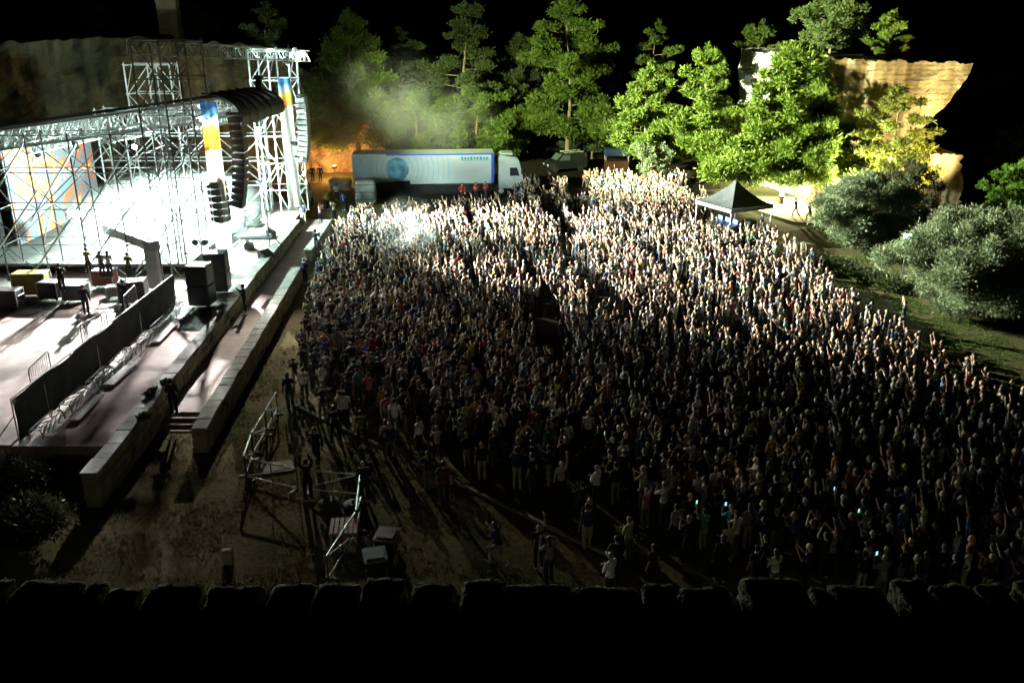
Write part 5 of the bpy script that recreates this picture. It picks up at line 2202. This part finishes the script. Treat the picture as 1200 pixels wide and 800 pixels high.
def trousers_mesh(J, name, length=1.0, loose=.014, skirt=False):
    b = MB()
    b.ell(J['pelvis'] - Vector((0, 0, .01)), (.162 + loose, .112 + loose, .115), 14, 8)
    for hp, kn, an, to in J['legs']:
        hp, kn, an = Vector(hp), Vector(kn), Vector(an)
        if length < 1:
            b.capsule(hp, hp.lerp(kn, length), .086 + loose, .075 + loose, 10)
        else:
            b.capsule(hp, kn, .083 + loose, .057 + loose, 10)
            b.capsule(kn, an + (kn - an).normalized() * .03, .057 + loose, .045 + loose, 10)
    return remeshed(b, .02, name, 2)


def shoes_mesh(J, name, i):
    b = MB()
    for hp, kn, an, to in J['legs'][i:i + 1]:
        an, to = Vector(an), Vector(to)
        b.capsule(an - Vector((0, .035, .04)), to + Vector((0, .02, .003)), .047, .041, 10)
        b.capsule(an - Vector((0, 0, .04)), an + Vector((0, 0, .02)), .046, .044, 8)
    return remeshed(b, .018, name, 1)


def hair_mesh(J, kind, name):
    h = J['head']
    b = MB()
    b.ell(h + Vector((0, -.024, .044)), (.091, .105, .096), 14, 10)
    if kind == 'short':
        b.ell(h + Vector((0, -.05, 0)), (.084, .074, .095), 12, 8)
    elif kind == 'long':
        b.ell(h + Vector((0, -.055, -.03)), (.09, .068, .14), 12, 8)
        b.capsule(h + Vector((0, -.075, -.05)), h + Vector((0, -.095, -.24)), .075, .05, 10)
    elif kind == 'bun':
        b.ell(h + Vector((0, -.05, 0)), (.08, .07, .09), 12, 8)
        b.ell(h + Vector((0, -.1, .1)), (.045, .045, .04), 10, 6)
    return remeshed(b, .016, name, 1)


def cap_mesh(J, name):
    h = J['head']
    b = MB()
    b.ell(h + Vector((0, -.005, .055)), (.088, .108, .075), 14, 8)
    b.ell(h + Vector((0, .12, .055)), (.07, .075, .012), 12, 6)
    return remeshed(b, .014, name, 1)


_MC = {}


def cached(key, f):
    if key not in _MC:
        _MC[key] = f()
    return _MC[key]


def child(name, me, m, parent, color):
    if len(me.materials) == 0:
        me.materials.append(m)
    o = bpy.data.objects.new(name, me)
    COL.objects.link(o)
    o.parent = parent
    o.color = (*color, 1)
    return o


SKINS = [(.52, .34, .24), (.44, .28, .19), (.58, .4, .3), (.36, .22, .15)]
HAIRC = {'dark': (.02, .015, .012), 'brown': (.07, .04, .022), 'blond': (.3, .2, .09), 'grey': (.28, .27, .26)}
TOPS = {'black': (.018, .018, .02), 'white': (.74, .74, .72), 'grey': (.22, .22, .23), 'navy': (.025, .035, .09), 'red': (.3, .03, .03),
        'blue': (.05, .11, .32), 'green': (.05, .16, .08), 'teal': (.06, .2, .22), 'olive': (.12, .12, .05), 'maroon': (.13, .03, .04),
        'orange': (.45, .17, .05), 'beige': (.42, .36, .27), 'pink': (.42, .17, .21), 'yellow': (.45, .38, .1)}
BOTS = {'black': (.016, .016, .018), 'blue denim': (.06, .09, .17), 'beige': (.35, .29, .2), 'grey': (.14, .14, .15), 'dark': (.03, .03, .04)}


def person(label, loc, rz, aL='down', aR='down', stance='stand', top='black', bottom='black', hair='dark', style='short', sleeve=.55, shorts=False, skin=0, scale=1.0, group=None, cap=None, topname=None):
    t = thing("person", label, "person", loc, rz, group)
    t.scale = (scale, scale, scale)
    key = (aL, aR, stance)
    J = joints(*key)
    child("body", cached(('b',) + key, lambda: body_mesh(J, "body")), SKIN, t, SKINS[skin % 4])
    child("trousers" if not shorts else "shorts", cached(('t', stance, shorts), lambda: trousers_mesh(J, "trousers", .9 if shorts else 1.0)), CLOTH, t, BOTS[bottom])
    child(topname or ("shirt" if sleeve <= 1 else "sweater"), cached(('s', sleeve) + key, lambda: shirt_mesh(J, "shirt", sleeve)), CLOTH, t, TOPS[top])
    for i in (0, 1):
        child("shoe", cached(('f', stance, i), lambda: shoes_mesh(J, "shoe", i)), CLOTH, t, (.03, .03, .03) if skin % 3 else (.4, .4, .4))
    if cap:
        child("cap", cached(('c', stance), lambda: cap_mesh(J, "cap")), CLOTH, t, TOPS[cap])
    if style != 'bald':
        child("hair", cached(('h', style, stance), lambda: hair_mesh(J, style, "hair")), HAIR, t, HAIRC[hair])
    return t


STAGE_AIM = Vector((-21, 66, 0))


def face(p, target):
    d = Vector(target) - Vector(p)
    return math.atan2(-d.x, d.y)


# the people one can tell apart
def P_(label, px, py, z, look, group=None, **kw):
    p = G(px, py, z)
    tgt = G(*look) if len(look) == 2 else Vector(look)
    return person(label, p, face(p, tgt), group=group, **kw)


SG = "security guards by the low walls"
P_("man in black standing on top of the stone steps with his back to the picture", 205, 487, .56, (300, 330), aL='fold', aR='fold', sleeve=2, group=SG, scale=1.03)
P_("man in black standing in the path beside the speaker stacks", 288, 366, .56, (240, 380), aL='fold', aR='phone', sleeve=2, group=SG)
P_("guard in dark uniform standing at the end of the capped low wall facing the crowd", 358, 332, 0, (430, 300), aL='fold', aR='fold', top='navy', sleeve=2, hair='blond', group=SG)
P_("guard in black top and grey trousers halfway up the path near the far wall", 371, 296, .5, (420, 280), aL='fold', aR='phone', top='black', bottom='grey', sleeve=2, group=SG)
P_("man in grey blue shirt standing at the far end of the walkway wall", 357, 262, .56, (420, 250), aL='hip', aR='hip', top='navy', bottom='beige', group=SG)
P_("person in a purple pink top near the far end of the path", 376, 262, .3, (430, 250), aL='clap', aR='clap', top='pink', hair='brown', style='long', group=SG)
CG = "crew standing between the far tower and the trailer"
P_("person in yellow top among the crew before the orange rock", 384, 246, 0, (420, 250), top='yellow', aR='hip', group=CG)
P_("person in white shirt walking below the grey covered crate", 395, 236, 0, (380, 300), top='white', stance='stride', group=CG)
P_("person in dark clothes at the left of the crew by the far tower", 366, 243, 0, (420, 250), top='grey', sleeve=2, group=CG)
P_("person in beige top filming at the front left corner of the crowd", 392, 258, 0, (300, 220), top='beige', aL='phone', aR='phone', group=CG)
P_("person in blue top beside the filming person at the crowd's corner", 403, 247, 0, (340, 220), top='blue', aR='fold', group=CG)
P_("person in black crouching on the pale slabs at the end of the capped wall", 373, 322, .02, (420, 300), aL='phone', aR='fold', stance='crouch', top='navy', bottom='blue denim', sleeve=2)
# silhouettes before the orange rock
for k, px in enumerate((366, 375)):
    p = G(px + 1, 214)
    person(["left silhouette of a person standing before the glowing orange rock", "right silhouette of a person standing before the glowing orange rock"][k], p + Vector((0, 0, 0)), R(170 if k else 195), aL='down', aR='hip' if k else 'down', sleeve=2, top='black', group="silhouettes before the orange rock", scale=1.05)
# people in red before the black cloth barrier
for k, (px, py) in enumerate(((542, 236), (558, 235), (569, 234))):
    P_(["leftmost of three stewards in red before the black cloth barrier", "middle of three stewards in red before the black cloth barrier", "rightmost of three stewards in red before the black cloth barrier"][k], px, py, 0, (500, 300), aL='fold' if k else 'down', aR='fold' if k else 'hip', top='red', sleeve=2, group="stewards in red by the barrier")
# two walkers on the sand
P_("left of two people walking on the lit sand beside the tent", 932, 255, .1, (890, 250), aL='relaxed', aR='relaxed', stance='stride', bottom='black', top='black', group="walkers on the sand")
P_("right of two people walking on the lit sand, in mid stride", 948, 260, .1, (900, 252), aL='relaxed', aR='relaxed', stance='stride', top='black', bottom='dark', group="walkers on the sand")
# crew and musicians on the stage
MG = "musicians and crew on the stage"
for (lab, px, py, z, look, kw) in (
        ("musician in black leaning at the left of the stage glare", 74, 342, 1.96, (120, 330), dict(aL='play', aR='play', sleeve=2)),
        ("musician in greenish top standing in the glare behind the cases", 105, 322, 1.96, (160, 330), dict(aL='play', aR='play', top='olive')),
        ("musician in grey top bending over red fronted case", 121, 326, 1.96, (180, 330), dict(aL='play', aR='phone', top='grey', bottom='dark')),
        ("musician in white standing beside the one over the red case", 130, 326, 1.96, (180, 330), dict(aL='play', aR='down', top='white', bottom='dark', style='long')),
        ("guitarist standing in the glare left of the portal column", 153, 328, 1.96, (200, 330), dict(aL='play', aR='play', top='olive', bottom='black')),
        ("crew member in black on the paved wing before the cases", 102, 368, 1.3, (160, 330), dict(aL='fold', aR='down', sleeve=2)),
        ("crew member standing at the left of the large black case", 148, 362, 1.3, (180, 320), dict(aL='phone', aR='fold', sleeve=2)),
        ("singer in pale shirt at the right of the glare near the far tower", 287, 268, 1.96, (340, 260), dict(aL='fold', aR='phone', top='white', bottom='blue denim'))):
    P_(lab, px, py, z, look, group=MG, **kw)
# people on the dry grass
FG = "people standing on the dry grass behind the crowd"
P_("man in black raising both hands to his face beside the barrier", 362, 587, 0, (330, 400), aL='phone_high', aR='phone_high', sleeve=2, scale=1.03, group=FG)
P_("bald man in dark top standing inside the right bend of the barrier", 428, 588, 0, (380, 430), style='bald', top='navy', sleeve=2, aL='fold', aR='fold', group=FG)
P_("man in dark jacket walking down the grass above the man with raised hands", 372, 543, 0, (352, 600), stance='stride', aL='relaxed', aR='phone', sleeve=2, group=FG)
P_("woman running across the grass near the parapet with bare arms", 584, 664, 0, (520, 640), stance='run', aL='relaxed', aR='phone', top='navy', bottom='grey', shorts=True, style='long', group=FG)
P_("person in white shirt at the far left corner of the crowd by the barrier", 340, 476, 0, (300, 380), top='white', bottom='dark', aL='down', aR='hip', group=FG)
P_("person in pale blue white shirt next to the white shirt at the crowd's left corner", 358, 470, 0, (300, 380), top='white', bottom='grey', hair='brown', aL='fold', aR='down', sleeve=2, group=FG)
P_("tall man in black seen from behind left of the white shirted person", 394, 520, 0, (350, 420), aL='down', aR='relaxed', stance='apart', sleeve=2, scale=1.05, group=FG)
P_("person in white T-shirt and dark trousers on the kerb seen from behind", 406, 500, 0, (360, 400), top='white', bottom='black', aL='fold', aR='fold', group=FG)
P_("man in dark olive shirt at the back edge of the crowd", 425, 524, 0, (370, 420), top='olive', bottom='black', stance='apart', aL='down', aR='down', group=FG)
P_("person in beige T-shirt with a cap standing at the back edge of the crowd", 454, 536, 0, (390, 420), top='beige', bottom='black', cap='grey', aL='fold', aR='fold', group=FG)
# people standing around the desk and tent
for k, (dx, dy) in enumerate(((-1.5, .7), (-1.4, -.6), (1.9, -1.6), (2.6, .6))):
    person(["technician at the left end of the mixing desk under the tent", "technician at the near end of the mixing desk under the tent", "man in black leaning by the right leg of the tent", "man standing outside the right side of the tent"][k], (TP.x + dx, TP.y + dy, 0), face((TP.x, TP.y, 0), STAGE_AIM), aL='play', aR='play' if k < 2 else 'fold', top=['grey', 'black', 'black', 'navy'][k], sleeve=2, group="people at the mixing tent")

# ---- the crowd
outline_px = [(333, 436), (352, 398), (362, 345), (377, 300), (395, 262), (420, 240), (505, 236), (592, 232), (606, 212), (640, 204), (690, 199), (790, 200), (822, 214), (838, 240), (905, 262), (935, 276), (975, 312), (1020, 340), (1062, 356), (1092, 390), (1118, 418), (1160, 432), (1212, 462), (1225, 720), (690, 715), (640, 640), (575, 588), (500, 540), (440, 508), (380, 482), (345, 466)]
poly = [G(px, py, 1.5).xy for px, py in outline_px]


def inside(x, y):
    c = False
    j = len(poly) - 1
    for i in range(len(poly)):
        xi, yi = poly[i]
        xj, yj = poly[j]
        if (yi > y) != (yj > y) and x < (xj - xi) * (y - yi) / (yj - yi) + xi:
            c = not c
        j = i
    return c


def kerb_side(x, y):
    # how far a point lies beyond the kerb, toward the crowd
    return -dn.y * 0


q = random.Random(21)
spots = []
cell = {}
KA, KD = k0.xy.copy(), (k1 - k0).xy.normalized()
KN = Vector((-KD.y, KD.x))
tries = 0
while tries < 160000 and len(spots) < 3300:
    tries += 1
    x, y = q.uniform(-18, 30), q.uniform(24, 104)
    if not inside(x, y):
        continue
    if (Vector((x, y)) - TP.xy).length < 3.3:
        continue
    edge = (Vector((x, y)) - KA).dot(KN)
    dens = 1.0
    if edge < 7 and y < 46:
        dens = .42 + .13 * max(0, edge)
    # gangways and gaps that open between the packed groups
    gap = mnoise.noise(((x + .16 * y) * .85, y * .05, 7.7)) + .45 * mnoise.noise((x * .5, y * .4, 2.2))
    if gap > (.1 if x > -4 and y > 44 else .5):
        dens *= .12
    if q.random() > dens ** 3 * .5:
        continue
    mind = (.36 if gap < -.1 else .43) if y > 50 else .52
    if dens < .8 and y < 46:
        mind = .62
    ci = (int(x / .65), int(y / .65))
    ok = True
    for ix in (-1, 0, 1):
        for iy in (-1, 0, 1):
            for (sx_, sy_) in cell.get((ci[0] + ix, ci[1] + iy), ()):
                if (sx_ - x) ** 2 + (sy_ - y) ** 2 < mind * mind:
                    ok = False
    if not ok:
        continue
    cell.setdefault(ci, []).append((x, y))
    spots.append((x, y))
vis = []
for (x, y) in spots:
    hx, hy = proj(x, y, 1.7)
    fx, fy = proj(x, y, .9)
    if -6 < hx < 1206 and hy < 672:
        vis.append(((x * x + y * y), x, y))
vis.sort()
NEAR = vis[:262]
near_set = {(x, y) for _, x, y in NEAR}
far = [(x, y) for (x, y) in spots if (x, y) not in near_set]

POSES = [('down', 'down'), ('fold', 'fold'), ('clap', 'clap'), ('raised', 'raised'), ('down', 'raised'), ('phone', 'phone'), ('overhead', 'overhead'), ('wide', 'wide'), ('hip', 'relaxed'), ('phone_high', 'fold')]
POSEW = ['arms hanging', 'arms folded', 'clapping', 'both arms raised', 'one arm raised', 'hands before the face', 'hands clasped overhead', 'both arms spread wide upward', 'hand on hip', 'one hand lifted high']
TOPK = ['black'] * 30 + ['white'] * 6 + ['grey'] * 6 + ['navy'] * 6 + ['beige'] * 2 + ['red', 'blue', 'green', 'teal', 'olive', 'maroon', 'orange', 'beige', 'pink', 'yellow']
used_labels = set()
phones = []
for i, (_, x, y) in enumerate(NEAR):
    edge = (Vector((x, y)) - KA).dot(KN)
    px, py = proj(x, y, 1.2)
    for attempt in range(200):
        k = q.choice([0, 0, 0, 0, 1, 1, 1, 2, 2, 2, 4, 5, 5, 8, 8, 9, 6])
        if px > 960 and q.random() < .4:
            k = q.choice([3, 4, 6, 7, 9])
        top = q.choice(TOPK)
        bot = q.choice(list(BOTS))
        style = q.choice(['short', 'short', 'short', 'long', 'long', 'bun', 'bald'])
        hair = q.choice(['dark', 'dark', 'dark', 'brown', 'blond', 'grey'])
        long_ = q.random() < .3
        hs = "shaved head" if style == 'bald' else {'short': 'short ', 'long': 'long ', 'bun': 'tied '}[style] + hair + " hair"
        zone = "by the kerb" if edge < 3.5 else ("above the parapet" if py > 590 else ("at the right edge" if px > 1080 else ("in the middle rows" if px < 760 else "in the right rows")))
        lab = f"{top} {'sweater' if long_ else 'T-shirt'}, {bot} trousers, {hs}, {POSEW[k]}, {zone}"
        lab = "person in " + lab
        if lab not in used_labels and len(lab.split()) <= 16:
            break
    used_labels.add(lab)
    rz = face((x, y, 0), STAGE_AIM) + q.gauss(0, .3)
    st = q.choice(['stand', 'stand', 'apart'])
    s_ = q.uniform(.92, 1.06)
    t = person(lab, (x, y, 0), rz, POSES[k][0], POSES[k][1], st, top, bot, hair, style, 2 if long_ else .55, False, q.randrange(4), s_, "people in the crowd")
    if k in (5, 9) and len(phones) < 6 and q.random() < .5:
        phones.append((t, lab, k, s_, st))
PH = [mat("phone_glow_cold", (.1, .3, .4), .2, 0, 0, emit=(.35, .85, 1), estr=1.6), mat("phone_glow_green", (.1, .4, .3), .2, 0, 0, emit=(.3, 1, .7), estr=1.4)]
for n_, (t, lab, k, s_, st) in enumerate(phones):
    J = joints(POSES[k][0], POSES[k][1], st)
    if k == 5:
        c = (J['arms'][0][2] + J['arms'][1][2]) / 2 + Vector((0, .03, .09))
    else:
        c = J['arms'][0][2] + Vector((0, .02, .12))
    Mz = Matrix.Rotation(t.rotation_euler.z, 3, 'Z')
    wpos = t.location + Mz @ (c * s_)
    desc = lab.split(", ")
    pt_ = thing("mobile_phone", f"lit phone of the person in {desc[0].replace('person in ', '')}, {desc[1]}, {desc[2]}, {desc[4]}", "phone", wpos, t.rotation_euler.z, "lit phones in the crowd")
    b = MB()
    b.bbox((0, 0, 0), (.08, .01, .155), .004)
    b.build("phone_case", BLACKPAINT, pt_, rel=False)
    b = MB()
    b.box((0, -.0065, 0), (.07, .003, .14))
    b.build("lit_screen", PH[n_ % 2], pt_, rel=False)


# everyone farther away: one mass of people, each with pose, build and clothes of their own
def low_person(J, rs):
    """low detail figure: list of (verts, faces, slot)"""
    out = []

    def cap_(p0, p1, r0, r1, n=6, slot=0, e=1):
        b = MB()
        b.capsule(p0, p1, r0, r1, n, e)
        out.append((b.v, b.f, slot))

    def ell_(c, r, n=8, m=5, slot=0):
        b = MB()
        b.ell(c, r, n, m)
        out.append((b.v, b.f, slot))
    h = J['head']
    ell_(h + Vector((0, 0, 0)), (.078, .096, .122), 8, 7, 0)
    b = MB()
    b.capsule(h + Vector((0, .085, .01)), h + Vector((0, .108, -.025)), .013, .017, 5, 1)
    out.append((b.v, b.f, 0))
    ell_(h + Vector((0, -.032, .04)), (.092, .098, .104), 8, 6, 1)
    cap_(J['neck'] - Vector((0, 0, .04)), h - Vector((0, .01, .05)), .055, .05, 6, 0)
    ell_(J['chest'] + Vector((0, 0, .04)), (.178, .118, .19), 8, 6, 2)
    ell_(J['waist'] - Vector((0, 0, .04)), (.16, .118, .24), 8, 5, 2)
    for (sh, el, wr) in J['arms']:
        mid = sh.lerp(el, .6)
        cap_(sh, mid, .066, .056, 6, 2)
        cap_(mid, el, .04, .038, 6, 0)
        cap_(el, wr, .04, .03, 6, 0)
        ell_(wr + (wr - el).normalized() * .07, (.045, .04, .07), 6, 4, 0)
    for hp, kn, an, to in J['legs']:
        cap_(hp, kn, .095, .065, 6, 3)
        cap_(kn, an, .065, .05, 6, 3)
        cap_(an, to, .045, .04, 5, 4)
    V, F, S = [], [], []
    for v, f, s in out:
        n0 = len(V)
        V += [tuple(p) for p in v]
        F += [tuple(i + n0 for i in ff) for ff in f]
        S += [s] * len(v)
    tris = []
    for f in F:
        for i in range(1, len(f) - 1):
            tris.append((f[0], f[i], f[i + 1]))
    return np.array(V, np.float32), np.array(tris, np.int32), np.array(S, np.int32)


LOWV = [low_person(joints(a, c, st), None) for (a, c) in POSES for st in ('stand', 'apart')]
# arms up is commoner close to the stage
AV, AF, AC = [], [], []
off = 0
topcols = [TOPS[k] for k in TOPK]
botcols = list(BOTS.values())
hcols = [HAIRC[k] for k in ('dark', 'dark', 'dark', 'dark', 'brown', 'brown', 'blond')]
for (x, y) in far:
    d = (Vector((x, y)) - STAGE_AIM.xy).length
    up = .26 if d < 24 else .17
    k = q.choice([3, 4, 4, 6, 7, 9]) if q.random() < up else q.choice([0, 1, 2, 5, 8])
    V, F, S = LOWV[k * 2 + q.randrange(2)]
    s_ = q.uniform(.9, 1.07)
    rz = face((x, y, 0), STAGE_AIM) + q.gauss(0, .3)
    ca, sa = math.cos(rz), math.sin(rz)
    # small individual lean
    lx, ly = q.gauss(0, .05), q.gauss(0, .05)
    W = np.empty_like(V)
    wdt = q.uniform(.9, 1.12)
    W[:, 0] = (V[:, 0] * ca * wdt - V[:, 1] * sa) * s_ + x + lx * V[:, 2]
    W[:, 1] = (V[:, 0] * sa * wdt + V[:, 1] * ca) * s_ + y + ly * V[:, 2]
    W[:, 2] = V[:, 2] * s_
    sk = SKINS[q.randrange(4)]
    pal = np.array([sk, hcols[q.randrange(7)], topcols[q.randrange(len(topcols))], botcols[q.randrange(5)], (.04, .04, .04)], np.float32)
    AV.append(W)
    AF.append(F + off)
    AC.append(pal[S])
    off += len(V)
AV = np.concatenate(AV)
AF = np.concatenate(AF)
AC = np.concatenate(AC)
me = bpy.data.meshes.new("crowd")
me.vertices.add(len(AV))
me.vertices.foreach_set("co", AV.ravel())
me.loops.add(len(AF) * 3)
me.loops.foreach_set("vertex_index", AF.ravel())
me.polygons.add(len(AF))
me.polygons.foreach_set("loop_start", np.arange(0, len(AF) * 3, 3, dtype=np.int32))
me.polygons.foreach_set("use_smooth", np.ones(len(AF), dtype=bool))
me.update(calc_edges=True)
ca_ = me.color_attributes.new("cloth_colour", 'FLOAT_COLOR', 'POINT')
ca_.data.foreach_set("color", np.concatenate([AC, np.ones((len(AC), 1), np.float32)], axis=1).ravel())
cm = bpy.data.materials.new("crowd_cloth_and_skin")
cm.use_nodes = True
nt = cm.node_tree
at = nt.nodes.new("ShaderNodeAttribute")
at.attribute_name = "cloth_colour"
nt.links.new(at.outputs["Color"], nt.nodes["Principled BSDF"].inputs["Base Color"])
nt.nodes["Principled BSDF"].inputs["Roughness"].default_value = .75
me.materials.append(cm)
cro = bpy.data.objects.new("crowd", me)
COL.objects.link(cro)
cro["kind"] = "stuff"
cro["label"] = "dense concert crowd packed between the stage, the trailer and the tent"
print("crowd far", len(far), "near", len(NEAR), "verts", len(AV))


# ------------------------------------------------------------------ smoke
def smoke(name, c, r, dens, scale, thr, col=(.9, .95, .95), aniso=.1):
    """a drifting cloud: noise density that thins out to nothing inside a closed ellipsoid"""
    b = MB()
    b.ell((0, 0, 0), r, 20, 12)
    m = bpy.data.materials.new(name)
    m.use_nodes = True
    nt = m.node_tree
    nt.nodes.remove(nt.nodes["Principled BSDF"])
    out = nt.nodes["Material Output"]
    pv = nt.nodes.new("ShaderNodeVolumePrincipled")
    pv.inputs["Color"].default_value = (*col, 1)
    pv.inputs["Anisotropy"].default_value = aniso
    tc = nt.nodes.new("ShaderNodeTexCoord")
    sc_ = nt.nodes.new("ShaderNodeVectorMath")
    sc_.operation = 'DIVIDE'
    nt.links.new(tc.outputs["Object"], sc_.inputs[0])
    sc_.inputs[1].default_value = r
    ln = nt.nodes.new("ShaderNodeVectorMath")
    ln.operation = 'LENGTH'
    nt.links.new(sc_.outputs[0], ln.inputs[0])
    fall = nt.nodes.new("ShaderNodeMapRange")
    fall.interpolation_type = 'SMOOTHSTEP'
    fall.inputs["From Min"].default_value = .15
    fall.inputs["From Max"].default_value = .98
    fall.inputs["To Min"].default_value = 1
    fall.inputs["To Max"].default_value = 0
    nt.links.new(ln.outputs["Value"], fall.inputs["Value"])
    n = nt.nodes.new("ShaderNodeTexNoise")
    n.inputs["Scale"].default_value = scale
    n.inputs["Detail"].default_value = 4
    nt.links.new(tc.outputs["Object"], n.inputs["Vector"])
    mr = nt.nodes.new("ShaderNodeMapRange")
    mr.inputs["From Min"].default_value = thr
    mr.inputs["From Max"].default_value = thr + .3
    mr.inputs["To Max"].default_value = dens
    nt.links.new(n.outputs[0], mr.inputs["Value"])
    mu = nt.nodes.new("ShaderNodeMath")
    mu.operation = 'MULTIPLY'
    nt.links.new(mr.outputs[0], mu.inputs[0])
    nt.links.new(fall.outputs[0], mu.inputs[1])
    nt.links.new(mu.outputs[0], pv.inputs["Density"])
    nt.links.new(pv.outputs[0], out.inputs["Volume"])
    o = b.build(name, m)
    o.location = c
    o["kind"] = "stuff"
    return o


smoke("smoke", (-25.4, 65.5, 2.9), (8, 10.5, 3.6), .15, .3, .25, (.93, 1, .97))
smoke("smoke", G(478, 275, 2.5), (2.8, 5.0, 3.2), .17, .8, .48)
smoke("smoke", P(455, 160, 90), (13, 5, 9), .065, .25, .34)
